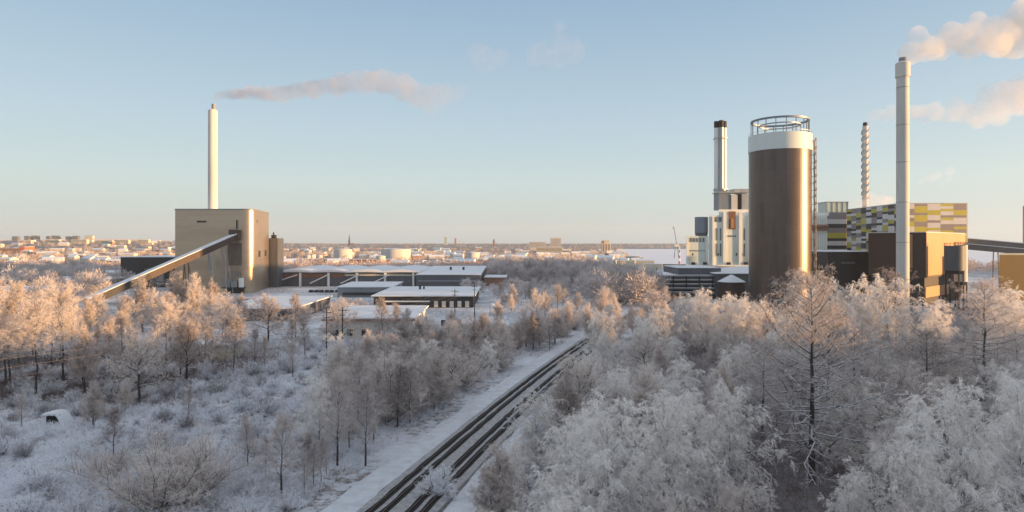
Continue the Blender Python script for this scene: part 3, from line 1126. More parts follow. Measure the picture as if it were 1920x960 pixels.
M['pale_conc'] = paint('pale_concrete', (0.60, 0.575, 0.54), 0.85, 0, 0.14, 0.08)
M['steel'] = paint('galvanised_steel', (0.40, 0.41, 0.42), 0.45, 0.6, 0.2, 0.3)
M['blue_steel'] = paint('blue_grey_steel', (0.20, 0.23, 0.27), 0.5, 0.4, 0.2, 0.2)
M['dark_win'] = paint('dark_glazing', (0.025, 0.028, 0.032), 0.2, 0, 0.3, 0.3, False)
M['black'] = paint('soot_black', (0.012, 0.011, 0.011), 0.7, 0, 0.3, 0.3)
M['rust'] = paint('rusty_orange', (0.20, 0.09, 0.05), 0.7, 0, 0.25, 0.2)
M['orange'] = paint('orange_brick', (0.55, 0.15, 0.04), 0.75, 0, 0.15, 0.1)
M['red'] = paint('red_paint', (0.45, 0.07, 0.05), 0.6, 0, 0.2, 0.3)
M['ochre'] = paint('ochre_cladding', (0.145, 0.085, 0.012), 0.6, 0, 0.15, 0.1)
M['cream'] = paint('cream_render', (0.62, 0.54, 0.40), 0.85, 0, 0.12, 0.1)
M['pale'] = paint('pale_render', (0.66, 0.60, 0.53), 0.85, 0, 0.12, 0.1)
M['brick'] = paint('brick_wall', (0.30, 0.15, 0.10), 0.85, 0, 0.2, 0.3)
M['grey_sheet'] = paint('grey_sheet', (0.24, 0.245, 0.26), 0.65, 0.1, 0.2, 0.1)
M['slate_sheet'] = paint('slate_sheet', (0.10, 0.105, 0.12), 0.6, 0.1, 0.25, 0.1)
M['wood_pole'] = paint('tarred_pole', (0.04, 0.032, 0.03), 0.9, 0, 0.3, 2)
M['rime'] = paint('rimed_wire', (0.22, 0.20, 0.20), 0.9, 0, 0.2, 2, False)
M['c_white'] = paint('panel_white', (0.62, 0.60, 0.60), 0.6, 0, 0.05, 0.2)
M['c_mauve'] = paint('panel_mauve', (0.26, 0.22, 0.22), 0.6, 0, 0.08, 0.2)
M['c_yellow'] = paint('panel_yellow', (0.46, 0.41, 0.05), 0.6, 0, 0.08, 0.2)
M['c_black'] = paint('panel_black', (0.03, 0.028, 0.032), 0.6, 0, 0.1, 0.2)
M['glass_pale'] = paint('pale_glazing', (0.45, 0.52, 0.47), 0.25, 0, 0.1, 0.2)
M['taupe'] = paint('taupe_sheet', (0.14, 0.125, 0.12), 0.7, 0, 0.15, 0.1)
M['plant_win'] = paint('plant_glazing', (0.13, 0.145, 0.15), 0.3, 0, 0.3, 0.3, False)
M['stair'] = paint('stair_paint', (0.36, 0.30, 0.25), 0.6, 0, 0.2, 0.3)
M['purple'] = paint('purple_car_paint', (0.16, 0.13, 0.20), 0.35, 0.2, 0.1, 1, False)


def snow_slab(x0, x1, y0, y1, z, h=0.35):
    return MB().box(x0, x1, y0, y1, z, z + h)


# ------------------------------------------------------------------ boiler house at left with its chimney and conveyor
L0 = (-177, 403, 0)
t = thing("boiler_house", "tall beige metal clad boiler house with a rounded bright corner, the conveyor running into it", "building", L0)
pts = [(-199.5, 379), (-159, 379)]
for i in range(1, 9):
    a = -math.pi / 2 + (math.pi / 2 - 0.18) * i / 8
    pts.append((-159 + 5.2 * math.cos(a), 384.2 + 5.2 * math.sin(a)))
pts += [(-162.3, 427), (-200, 427)]
MB().prism(pts, -1, 49.4).build("wall", M['bronze'], t, L0, smooth=True)
rim = MB()
for i in range(len(pts)):
    p, q = pts[i], pts[(i + 1) % len(pts)]
    rim.beam((p[0], p[1], 49.75), (q[0], q[1], 49.75), 0.5, 0.7)
rim.build("parapet", M['grey_sheet'], t, L0)
MB().prism([(-199, 380), (-159, 380), (-155, 384), (-162.8, 426.4), (-199, 426.4)], 49.42, 49.62).build("roof_snow", M['snow'], t, L0)
MB().box(-168.4, -160.0, 378.7, 379.2, 16.5, 29.8).build("recess_shade", M['bronze_shaded'], t, L0)
MB().box(-186.5, -181, 378.8, 379.2, 41.9, 43.0).build("louvre", M['dark_win'], t, L0)
f = MB().box(-169.0, -163.2, 378.4, 379.2, 38.6, 43.2)
f.build("service_door", M['bronze'], t, L0)
MB().box(-163.15, -162.5, 378.3, 379.2, 38.2, 43.4).build("door_reveal", M['dark_win'], t, L0)
MB().box(-171, -157.8, 377.2, 379.3, 3.2, 3.7).build("dock_canopy", M['charcoal'], t, L0)
MB().box(-169.5, -158.5, 378.4, 379.2, 0, 3.1).build("dock_shade", M['dark_win'], t, L0)  # dark plate in place of the shaded opening under the canopy
MB().box(-169, -166, 376.6, 379.0, 3.75, 9.0).build("duct", M['grey_sheet'], t, L0)
MB().box(-165.4, -162.0, 376.8, 379.1, 3.75, 7.5).build("duct", M['steel'], t, L0)
MB().cyl(-159.6, 377.4, 1.5, 3.75, 9.2, 16).build("dust_filter", M['off_white'], t, L0, smooth=True)
d = MB()
for k in range(5):
    d.tube([(-168 + k * 1.7, 377.6, 9 + k % 2), (-167.6 + k * 1.7, 377.5, 12.5 + (k * 1.7) % 2.1)], 0.28, 6)
d.build("exhaust_pipes", M['grey_sheet'], t, L0)
for yy in (393.5, 413):
    xx = -154.6 - (yy - 384) * 0.19
    MB().box(xx - 0.3, xx + 0.75, yy, yy + 2.6, 21.3, 25.0).build("window", M['dark_win'], t, L0)
MB().box(-155.9, -154.7, 388, 390, 42, 44).build("window", M['purple'], t, L0)
FOOT.append((-201, -153, 375, 428))

t = thing("chimney", "tall pale chimney standing on the beige boiler house at left", "chimney", (-187, 400, 0))
MB().cyl(-187, 400, 2.85, 48.5, 112.5, 40, r2=2.75).cyl(-187, 400, 2.75, 112.5, 113.4, 40, r2=1.5).build("shaft", M['pale_conc'], t, (-187, 400, 0), smooth=True)
MB().cyl(-186.4, 400, 1.25, 113.2, 116.6, 20).build("flue_tip", M['grey_sheet'], t, (-187, 400, 0), smooth=True)

t = thing("filter_tower", "narrow dark tower close behind the right side of the beige boiler house", "tower", (-156, 432, 0))
MB().box(-163.5, -157.0, 428.6, 440, -1, 33.0).build("wall", M['slate_sheet'], t, (-156, 432, 0))
MB().box(-161.8, -159.2, 430, 433, 33.0, 35.2).box(-160.9, -160.2, 430.6, 431.4, 35.2, 37).build("roof_unit", M['charcoal'], t, (-156, 432, 0))
t = thing("fuel_shed", "large black windowless shed behind the snowy conveyor", "shed", (-240, 430, 0))
MB().box(-263, -204, 430, 475, -1, 20.2).build("wall", M['charcoal'], t, (-240, 430, 0))
MB().box(-263.3, -203.7, 429.7, 475.3, 20.2, 20.6).build("roof_snow", M['snow'], t, (-240, 430, 0))
MB().box(-215, -209, 432, 438, 20.6, 22.6).build("roof_unit", M['black'], t, (-240, 430, 0))
FOOT.append((-265, -157, 425, 478))

# conveyor gallery climbing to the boiler house
t = thing("conveyor_gallery", "long snow topped conveyor gallery sloping up to the beige boiler house", "conveyor", (-230, 346, 0))
A, B = Vector((-201, 302, 1.6)), Vector((-163, 377.2, 33.2))
g = (B - A)
gn = g.normalized()
sidev = Vector((gn.y, -gn.x, 0)).normalized()
gm = MB()
for a, b, col in ((0.0, 0.36, 0), (0.3605, 0.66, 1), (0.6605, 0.80, 2), (0.8005, 1.0, 1)):
    p, q = A + g * a, A + g * b
    gm.beam(p, q, 3.9, 3.4, {0: 1, 1: 0, 2: 0}[col] if a < 0.3 or a > 0.66 else 0)
gm.build("gallery_wall", [M['umber'], M['charcoal']], t, (-230, 346, 0))
MB().beam(A + Vector((0, 0, 2.15)), B + Vector((0, 0, 2.15)), 4.5, 0.4).build("snow_roof", M['snow'], t, (-230, 346, 0))
MB().box(-166.3, -160.6, 375.6, 378.6, 31.4, 37.6).build("head_house", M['umber'], t, (-230, 346, 0))
for f_ in (0.36, 0.62, 0.80, 0.9):
    p = A + g * f_
    tm = MB()
    mat_ = M['steel'] if f_ > 0.7 else M['charcoal']
    for s in (-1, 1):
        foot = p + sidev * s * 2.6
        foot.z = 0
        tm.beam(p + sidev * s * 1.6 - Vector((0, 0, 1.5)), foot, 0.4)
        f2 = foot + gn * (5 if f_ > 0.7 else 3)
        f2.z = 0
        tm.beam(p + sidev * s * 1.6 - Vector((0, 0, 1.5)), f2, 0.3)
    zc = p.z * 0.5
    tm.beam(Vector((p.x, p.y, zc)) + sidev * -2.1, Vector((p.x, p.y, zc)) + sidev * 2.1, 0.3)
    tm.build("trestle", mat_, t, (-230, 346, 0))
FOOT.append((-210, -160, 295, 379))

# ------------------------------------------------------------------ sheds in the middle
def hall(name, label, cat, x0, x1, y0, y1, h, wall, group=None, slope=0.0, eave=0.5, snow=0.4):
    t = thing(name, label, cat, ((x0 + x1) / 2, y0, 0), group)
    loc = tuple(t.location)
    MB().box(x0, x1, y0, y1, -1, h).build("wall", M[wall], t, loc)
    m = MB().add([(x0 - eave, y0 - eave, h + 0.01), (x1 + eave, y0 - eave, h + 0.01), (x1 + eave, y1 + eave, h + slope + 0.01), (x0 - eave, y1 + eave, h + slope + 0.01),
                  (x0 - eave, y0 - eave, h + snow), (x1 + eave, y0 - eave, h + snow), (x1 + eave, y1 + eave, h + slope + snow), (x0 - eave, y1 + eave, h + slope + snow)],
                 [(3, 2, 1, 0), (4, 5, 6, 7), (0, 1, 5, 4), (1, 2, 6, 5), (2, 3, 7, 6), (3, 0, 4, 7)])
    m.build("snow_roof", M['snow'], t, loc)
    FOOT.append((x0 - 2, x1 + 2, y0 - 3, y1 + 2))
    return t, loc


# long hall with a scalloped snow roof
x0, x1, y0, y1, h = -161, -64, 440, 505, 9.6
t = thing("long_hall", "long dark hall under a scalloped snow roof right of the beige boiler house", "industrial hall", (-112, 440, 0))
loc = (-112, 440, 0)
MB().box(x0, x1, y0, y1, -1, h).build("wall", M['slate_sheet'], t, loc)
rf = MB()
NB = 48
for j in range(2):
    pass
rows = []
for i in range(NB + 1):
    x = x0 - 1 + (x1 - x0 + 2) * i / NB
    zz = 1.35 * abs(math.sin((x - x0) / 24.25 * math.pi))
    rows.append((x, h + 0.2 + zz))
vs = []
for x, z in rows:
    vs += [(x, y0 - 1.5, h - 0.1 + (z - h) * 0.2), (x, y0 - 1.5, z + 0.3), (x, y1, z + 1.2), (x, y1, h)]
fs = []
for i in range(NB):
    o = i * 4
    for k in range(4):
        fs.append((o + k, o + 4 + k, o + 4 + (k + 1) % 4, o + (k + 1) % 4))
fs += [(0, 1, 2, 3), (NB * 4 + 3, NB * 4 + 2, NB * 4 + 1, NB * 4)]
rf.add(vs, fs)
rf.build("snow_roof", M['snow'], t, loc, smooth=True)
for i in range(5):
    MB().box(x0 + 15 + i * 19.4, x0 + 16.4 + i * 19.4, y0 - 1.3, y0 - 0.05, 0, h - 0.3).build("column", M['off_white'], t, loc)
MB().box(x0 + 3, x0 + 46, y0 - 0.5, y0 - 0.02, 6.2, 8.6).build("wall_band", M['rust'], t, loc)
MB().box(x0 + 46.2, x1 - 1, y0 - 0.5, y0 - 0.02, 7.2, 8.2).build("wall_band", M['cream'], t, loc)
for i in range(4):
    a = x0 + 2 + i * 21.0
    MB().beam((a, y0 - 3.2, 2.2 if i else 4), (a + 12, y0 - 2.2, 8.0), 0.9, 0.7).build("sloping_duct", M['snow'], t, loc)
FOOT.append((-163, -62, 436, 507))

t, loc = hall("storage_hall", "wide low hall with a broad white snow roof in the middle distance", "industrial hall", -63.4, -21, 424, 520, 8.6, 'slate_sheet', slope=2.2)
for i in range(2):
    MB().cyl(-45 + i * 9.4, 470, 0.8, 9.7, 12.2, 10).build("roof_vent", M['charcoal'], t, loc)
MB().box(-62, -24, 423.4, 423.9, 4.2, 5.2).build("wall_band", M['grey_sheet'], t, loc)
t, loc = hall("annex_hall", "small hall with a snow roof and rusty gable beside the orange building", "industrial hall", -18.8, -4, 440, 470, 6.0, 'brick')
t, loc = hall("front_hall", "low warehouse with a flat snow roof in front of the long hall", "warehouse", -64, -18, 296, 348, 5.2, 'charcoal', slope=0.6, eave=1.0)
MB().box(-60, -38, 295.3, 295.8, 2.6, 3.2).build("wall_band", M['off_white'], t, loc)
for i in range(5):
    MB().box(-36 + i * 3.6, -34.2 + i * 3.6, 295.6, 295.9, 0.2, 3.0).build("loading_door", M['pale'], t, loc)
MB().box(-48, -47, 330, 331, 5.8, 8.0).box(-46, -45.2, 331, 332, 5.8, 7.2).build("roof_vent", M['charcoal'], t, loc)
t, loc = hall("mid_hall", "low grey shed with a snow roof left of the front warehouse", "shed", -96, -66, 352, 385, 5.4, 'grey_sheet', slope=0.8)
MB().box(-93, -70, 351.3, 351.9, 1.2, 2.6).build("window", M['dark_win'], t, loc)
t, loc = hall("lane_hall", "long low dark walled shed with a snow roof below the boiler house", "shed", -113, -84, 246, 296, 4.6, 'slate_sheet', slope=0.5, eave=0.8)
for i in range(6):
    MB().box(-111 + i * 4.4, -109 + i * 4.4, 245.5, 245.9, 0.4, 2.8).build("gate", M['charcoal'], t, loc)
t, loc = hall("yard_shed", "low ochre walled shed among the trees at left", "shed", -84, -72, 163, 171, 3.8, 'cream', eave=0.6)
MB().box(-83, -77, 162.6, 162.9, 0.2, 1.8).build("gate", M['brick'], t, loc)
t, loc = hall("roadside_house", "pale low building with snow roof behind the two utility poles", "building", -57.3, -30.5, 197, 226, 6.6, 'pale', slope=0.8, eave=1.0)
for i in range(5):
    MB().box(-55 + i * 4.4, -53.4 + i * 4.4, 196.6, 196.9, 1.4, 3.4).build("window", M['dark_win'], t, loc)
MB().box(-58.2, -29.6, 195.85, 195.98, 6.0, 6.6).build("fascia", M['brick'], t, loc)
for i in range(3):
    MB().box(-30.45, -30.1, 200 + i * 8, 202.5 + i * 8, 0.2, 3.2).build("gate", M['rust'], t, loc)
t, loc = hall("site_cabin", "small grey cabin with snow on its roof in the open yard", "cabin", -4.8, 3.2, 322, 328, 3.6, 'grey_sheet', eave=0.3)
MB().box(-4.2, -3.0, 321.6, 321.9, 0.3, 2.6).build("door", M['charcoal'], t, loc)
MB().box(-1.0, 2.0, 321.7, 321.9, 1.4, 2.6).build("window", M['dark_win'], t, loc)
t, loc = hall("left_depot", "low depot with a snow roof behind the golden trees at left edge", "depot", -330, -255, 395, 430, 6, 'brick', slope=1.0)
t, loc = hall("left_depot", "small snow roofed depot nearer the left edge, brown walls", "depot", -300, -240, 330, 352, 5, 'brick', slope=0.8)
t, loc = hall("left_depot", "pale depot with a snow roof just left of the black shed", "depot", -322, -272, 470, 500, 7, 'pale', slope=1.0)
t = thing("relay_hut", "small snow capped hut with a dark opening alone on the scrubland", "hut", (-74, 104, 0))
gz = hz(-74, 104)
MB().box(-75.1, -73.0, 103.2, 105.2, gz - 0.3, gz + 1.75).build("wall", M['umber'], t, (-74, 104, 0))
MB().box(-74.9, -73.7, 102.95, 103.17, gz + 0.2, gz + 1.5).build("opening", M['black'], t, (-74, 104, 0))  # black plate stands in for the shade inside the hut
cap = MB()
crs = random.Random(2)
for iu in range(9):
    for iv in range(5):
        u, v = iu / 8, iv / 4
        zc = gz + 1.8 + 0.55 * math.sin(math.pi * (0.15 + 0.7 * v)) * math.sin(math.pi * (0.12 + 0.62 * u)) + crs.uniform(-0.06, 0.06)
        if u > 0.7:
            zc -= (u - 0.7) * 6.2
        cap.v.append((-75.5 + 3.2 * u, 102.8 + 2.7 * v, zc))
for iu in range(8):
    for iv in range(4):
        cap.f.append((iu * 5 + iv, (iu + 1) * 5 + iv, (iu + 1) * 5 + iv + 1, iu * 5 + iv + 1))
        cap.m.append(0)
nb = len(cap.v)
cap.v += [(x, y, z - 0.3) for x, y, z in cap.v]
for iu in range(8):
    for iv in (0, 4):
        a, b = iu * 5 + iv, (iu + 1) * 5 + iv
        cap.f.append((a, b, nb + b, nb + a))
        cap.m.append(0)
for iv in range(4):
    for iu in (0, 8):
        a, b = iu * 5 + iv, iu * 5 + iv + 1
        cap.f.append((a, b, nb + b, nb + a))
        cap.m.append(0)
cap.build("snow_cap", M['snow'], t, (-74, 104, 0), smooth=True)

# parked vehicles in the yard
def vehicle(x, y, rz, name, label, body_m, L, Wd, H):
    t = thing(name, label, "van" if H > 1.8 else "car", (x, y, 0.05), None, rz)
    hb = H * 0.55
    if H > 1.8:
        pts = [(-L / 2, 0.35), (L / 2, 0.35), (L / 2, 1.1), (L / 2 - 0.75, 1.25), (L / 2 - 1.2, H), (-L / 2 + 0.08, H)]
    else:
        pts = [(-L / 2, 0.3), (L / 2, 0.3), (L / 2, 0.75), (L / 2 - 1.1, 0.95), (L / 2 - 1.9, H), (-L / 2 + 0.9, H), (-L / 2 + 0.1, 0.95)]
    n = len(pts)
    m = MB().add([(a, -Wd / 2, b) for a, b in pts] + [(a, Wd / 2, b) for a, b in pts], [tuple(range(n)), tuple(range(n, 2 * n))[::-1]] + [(i, n + i, n + (i + 1) % n, (i + 1) % n) for i in range(n)])
    m.build("body", M[body_m], t)
    MB().box(-L / 2 + 1.0, L / 2 - 1.7, -Wd / 2 - 0.02, Wd / 2 + 0.02, H * 0.58, H * 0.86).build("window", M['dark_win'], t)
    for sx in (-L * 0.32, L * 0.32):
        for sy in (-1, 1):
            vs = [(sx + 0.33 * math.cos(k * 0.524), sy * Wd / 2 * 0.98 + e, 0.33 + 0.33 * math.sin(k * 0.524)) for e in (-0.1, 0.1) for k in range(12)]
            MB().add(vs, [tuple(range(12))[::-1], tuple(range(12, 24))] + [(k, (k + 1) % 12, 12 + (k + 1) % 12, 12 + k) for k in range(12)]).build("wheel", M['black'], t)
    MB().box(-L / 2 + 0.9, L / 2 - 1.95, -Wd / 2 + 0.1, Wd / 2 - 0.1, H + 0.003, H + 0.12).build("roof_snow", M['snow'], t)
    return t


vehicle(-24.0, 231, R(80), "parked_van", "black van parked in the yard, left of the pair", 'black', 4.8, 2.0, 2.2)
vehicle(-21.4, 231.5, R(82), "parked_van", "black van parked in the yard, right of the pair", 'charcoal', 4.8, 2.0, 2.1)
vehicle(-18.0, 226, R(5), "parked_car", "purplish car parked just right of the black vans", 'purple', 4.4, 1.8, 1.4)

for k in range(6):
    t = vehicle(-121 + k * 3.1, 386 + (k % 2) * 0.6, R(88 + k), "parked_car", "dark car in the row before the long hall, %s from the left" % ORD[k], 'charcoal' if k % 2 else 'black', 4.4, 1.9, 1.6)
    t['group'] = "cars parked before the long hall"
for k, (x, y, h) in enumerate(((-9, 262, 9), (3, 285, 9), (-24, 268, 9), (12, 300, 9), (-70, 238, 8), (-98, 236, 8))):
    t = thing("street_lamp", ("slim lamp post in the open yard, %s from the left" % ORD[(2, 3, 0, 4, 1, 5)[k] if k not in (4, 5) else 0]) if k < 4 else ("slim lamp post by the lane shed, %s one" % ('right' if k == 4 else 'left')), "street lamp", (x, y, hz(x, y)), "lamp posts around the yard")
    MB().cyl(0, 0, 0.13, -0.3, h, 8, r2=0.07).build("post", M['grey_sheet'], t)
    MB().beam((0, 0, h), (1.5, 0, h + 0.25), 0.10).box(1.3, 2.1, -0.16, 0.16, h + 0.2, h + 0.34).build("lamp_head", M['grey_sheet'], t)
hp_rs = np.random.RandomState(9)
for k, (x, y, w_, d_, h) in enumerate(((-66, 189, 11, 5, 2.6), (-52, 186, 7, 4, 1.8), (-30, 246, 9, 5, 2.0), (-10, 300, 8, 6, 2.2))):
    m = MB()
    nu, nv = 22, 12
    for iu in range(nu + 1):
        for iv in range(nv + 1):
            u, v = iu / nu * 2 - 1, iv / nv * 2 - 1
            e = max(0.0, 1 - (u * u + v * v) ** 0.5)
            m.v.append((x + u * w_ / 2, y + v * d_ / 2, hz(x, y) - 0.25 + h * e ** 0.7 * hp_rs.uniform(0.72, 1.1)))
    for iu in range(nu):
        for iv in range(nv):
            a = iu * (nv + 1) + iv
            m.f.append((a, a + nv + 1, a + nv + 2, a + 1))
            m.m.append(0)
    tag(m.build("snow_heap", M['track_snow'], None, (x, y, 0), smooth=True), ["largest ploughed snow heap beside the far lane", "smaller ploughed heap right of the largest one", "low snow heap by the parked vans", "snow heap in front of the grey site cabin"][k], "snow heap", "ploughed heaps of snow")

# utility poles and rimed wires
P0, P1 = Vector((-75, 70, 0)), Vector((-18.3, 205, 0))


def pole(x, y, h, label, arm=True, name="utility_pole"):
    z = hz(x, y)
    t = thing(name, label, "utility pole", (x, y, z), "poles beside the scrubland")
    MB().cyl(0, 0, 0.19, -0.5, h, 10, r2=0.12).build("post", M['wood_pole'], t)
    if arm:
        MB().beam((-1.1, 0.4, h - 0.7), (1.1, -0.4, h - 0.7), 0.14).beam((-0.8, 0.3, h - 1.9), (0.8, -0.3, h - 1.9), 0.12).build("crossarm", M['wood_pole'], t)
        for k in (-1, 0, 1):
            MB().cyl(k * 1.0, -k * 0.36, 0.06, h - 0.62, h - 0.35, 6).build("insulator", M['grey_sheet'], t)
    return t


pole(-75, 70, 14.5, "utility pole carrying the rimed wires past the left edge")
pole(-42.6, 147, 14.8, "dark utility pole on the snowy lane, left of the two")
pole(-40.4, 152.5, 14.6, "dark utility pole on the snowy lane, right of the two")
pole(-18.3, 205, 15.2, "tall dark pole between the vans and the front warehouse")
pole(-13.8, 236, 14.6, "dark pole at the right end of the front warehouse", True)
for i, (za, zb, o) in enumerate([(14.9, 15.0, -1.0), (13.7, 14.6, 0), (12.4, 14.0, 1.0), (10.2, 13.2, -0.6), (8.9, 12.6, 0.6)]):
    w_ = MB()
    ptsw = []
    for k in range(41):
        u = k / 40
        q = P0 + (P1 - P0) * u
        sag = 1.1 * math.sin((u / 0.57 if u < 0.57 else (u - 0.57) / 0.43) * math.pi)
        ptsw.append((q.x + o * 0.9, q.y - o * 0.35, za + (zb - za) * u - sag))
    w_.tube(ptsw, 0.015, 4)
    ow = w_.build("power_line", M['rime'])
    tag(ow, ["upper left", "upper middle", "upper right", "lower left", "lowest"][i] + " rimed power line strung across the left trees", "power line", "power lines between the poles")

# ------------------------------------------------------------------ the tall silo
SX, SY = 125.5, 300.0
L0 = (SX, SY, 0)
t = thing("storage_silo", "huge dark brown cylindrical silo with a white band and open crown", "silo", L0)
N = 96
MB().cyl(SX, SY, 13.7, -1, 72.3, N).build("shell", M['silo_brown'], t, L0, smooth=True)
MB().cyl(SX, SY, 13.95, 72.32, 79.9, N).build("white_band", M['silo_white'], t, L0, smooth=True)
MB().ring(SX, SY, 11.9, 12.9, 86.4, 87.2, 72).build("crown_ring", M['blue_steel'], t, L0, smooth=False)
MB().ring(SX, SY, 8.6, 9.2, 84.6, 85.1, 60).build("crown_ring", M['steel'], t, L0)
for k in range(18):
    a = 2 * math.pi * k / 18
    MB().beam((SX + 12.6 * math.cos(a), SY + 12.6 * math.sin(a), 79.9), (SX + 12.6 * math.cos(a), SY + 12.6 * math.sin(a), 86.45), 0.30).build("crown_post", M['blue_steel'], t, L0)
MB().cyl(SX, SY, 5, 79.92, 81.9, 24, r2=2).build("roof_hatch", M['grey_sheet'], t, L0)
rl = MB()
rl.ring(SX, SY, 13.55, 13.7, 80.9, 81.02, 72)
rl.build("guard_rail", M['steel'], t, L0)
# zigzag stair on the right flank
ax, ay = 0.885, -0.465
bx_, by_ = SX + 13.7 * ax, SY + 13.7 * ay
st = MB()
zz = 6.0
fl = 0
tv = Vector((-ay, ax, 0))
rv_ = Vector((ax, ay, 0))
base = Vector((bx_, by_, 0)) + rv_ * 0.05
while zz < 76:
    s0 = -1.9 if fl % 2 == 0 else 1.9
    a = base + rv_ * 0.9 + tv * s0
    b = base + rv_ * 0.9 - tv * s0
    st.beam((a.x, a.y, zz), (b.x, b.y, zz + 3.2), 0.6, 0.2)
    st.beam((a.x, a.y, zz + 1.1), (b.x, b.y, zz + 4.3), 0.12, 0.12)
    c = base + tv * -s0
    e = base + rv_ * 1.6 + tv * -s0
    st.beam((c.x, c.y, zz + 3.2), (e.x, e.y, zz + 3.2), 0.9, 0.22)
    st.beam((e.x, e.y, zz + 3.2), (e.x, e.y, zz + 4.4), 0.8, 0.10)
    zz += 3.2
    fl += 1
st.build("zigzag_stair", M['stair'], t, L0)
sm = MB()
for s0 in (-1.9, 1.9):
    e = base + rv_ * 1.65 + tv * s0
    sm.beam((e.x, e.y, 0), (e.x, e.y, 78), 0.14)
sm.build("stair_mast", M['stair'], t, L0)
FOOT.append((108, 142, 284, 316))

# ------------------------------------------------------------------ white green factory behind the silo
FY = 400.0
L0 = (150, 400, 0)
t = thing("old_power_station", "pale grey green power station with white pillars behind the brown silo", "power station", L0)
MB().prism([(109.5, FY + 1), (122.8, FY + 1), (127, FY + 14), (113.5, FY + 14)], 16.2, 34.2).build("low_block", M['grey_green'], t, L0)
MB().prism([(123.0, FY), (197, FY), (197, FY + 60), (142, FY + 60)], 16.2, 47.0).build("main_block", M['grey_green'], t, L0)
MB().prism([(129.5, FY + 0.8), (160, FY + 0.8), (160, FY + 40), (143, FY + 40)], 47.0, 50.8).build("attic", M['off_white'], t, L0)
for i, x in enumerate((125.0, 131.8, 141.6, 147.5, 154, 162)):
    MB().box(x, x + (1.9 if i in (1, 2) else 1.1), FY - 0.9, FY - 0.01, 16.2, 49.5 if i in (1, 2) else 46.2).build("pillar", M['off_white'], t, L0)
MB().box(121.4, 122.6, FY + 0.1, FY + 0.95, 16.2, 33.5).build("pillar", M['off_white'], t, L0)
MB().box(109.0, 110.2, FY + 0.1, FY + 0.95, 16.2, 33.5).build("pillar", M['off_white'], t, L0)
for x in (127.6, 129.9, 144.7, 149.8, 152):
    for z0_, z1_ in ((21.5, 29.5), (31.5, 39)):
        MB().box(x, x + 0.8, FY - 0.25, FY - 0.01, z0_, z1_).build("window", M['plant_win'], t, L0)
for k in range(5):
    MB().box(111.3 + k * 2.0, 112.5 + k * 2.0, FY + 0.75, FY + 0.98, 30.4, 33.0).build("window", M['plant_win'], t, L0)
for k in range(6):
    MB().box(111.3 + k * 1.7, 112.2 + k * 1.7, FY + 0.75, FY + 0.98, 24.6, 25.3).build("window", M['plant_win'], t, L0)
for k in range(4):
    MB().box(134.8 + k * 1.4, 135.7 + k * 1.4, FY - 0.25, FY - 0.01, 33.6, 34.6).build("window", M['plant_win'], t, L0)
MB().box(126.4, 128.4, FY - 0.2, FY - 0.01, 43.0, 46).box(129, 131, FY - 0.2, FY - 0.01, 43.0, 46).build("window", M['plant_win'], t, L0)
MB().box(135.4, 139.6, FY - 0.6, FY - 0.01, 38.4, 49.5).build("sunlit_shaft", M['rust'], t, L0)  # orange colour stands in for sunlight on the door notch
MB().box(136.4, 138.2, FY - 1.1, FY - 0.62, 39.2, 45).build("sunlit_door", M['copper'], t, L0)
MB().prism([(108.0, FY - 2.4), (198, FY - 2.4), (198, FY + 62), (128, FY + 62)], 15.2, 16.18).build("ledge", M['off_white'], t, L0)
MB().prism([(110, FY), (120.8, FY), (120.8, FY + 30)], -1, 15.18).box(126, 197, FY, FY + 58, -1, 15.18).build("base_block", M['slate_sheet'], t, L0)
MB().box(121, 125.9, FY - 1.5, FY + 30, -1, 15.18).build("stair_tower", M['off_white'], t, L0)
for x, y in ((112, 398.6), (119.3, 398.6), (134, 398.5), (144.8, 398.5)):
    MB().box(x, x + 2.2, y, y + 1.2, 16.2, 17.8).build("ledge_unit", M['charcoal'], t, L0)
for x in (112.5, 128.5, 139.9, 143.2):
    MB().box(x, x + 0.8, FY - 0.3, FY - 0.01, 22, 23.4).build("vent", M['charcoal'], t, L0)
MB().cyl(120.0, FY + 5.5, 4.2, 36.2, 46.2, 8).cyl(120.0, FY + 5.5, 3.7, 34.21, 36.2, 8, r2=4.2, mi=1).build("drum", [M['blue_steel'], M['slate_sheet']], t, L0, smooth=True)
# roof plant: steel hoppers beneath the flues
MB().box(130.5, 138, FY + 4, FY + 14, 50.8, 61.5).build("hopper", M['blue_steel'], t, L0)
MB().box(138.3, 142.2, FY + 3.6, FY + 12, 50.8, 60.2).build("hopper", M['pale_conc'], t, L0)
MB().box(142.4, 144.8, FY + 5, FY + 12, 50.8, 60.8).build("gap_shade", M['charcoal'], t, L0)  # charcoal box painted in as the shade between the hoppers
MB().box(145, 149.5, FY + 3.8, FY + 12, 50.8, 61).build("hopper", M['steel'], t, L0)
MB().box(129.8, 150, FY + 3, FY + 15, 61.5, 62.2).box(140, 149.6, FY + 3, FY + 14, 62.2, 63.9).build("platform", M['steel'], t, L0)
MB().box(170, 199, FY + 2, FY + 40, 47.0, 49).build("attic", M['off_white'], t, L0)
for k in range(9):
    MB().box(187.5 + k * 1.1, 187.9 + k * 1.1, FY - 0.5, FY - 0.01, 18, 46).build("rib", M['off_white'], t, L0)
MB().tube([(186, FY - 1.6, 40.2), (196.8, FY - 1.6, 40.2)], 1.0, 10).tube([(186, FY - 1.6, 38.2), (196.8, FY - 1.6, 38.2)], 0.6, 8).build("pipe", M['rust'], t, L0)
FOOT.append((106, 199, 396, 465))

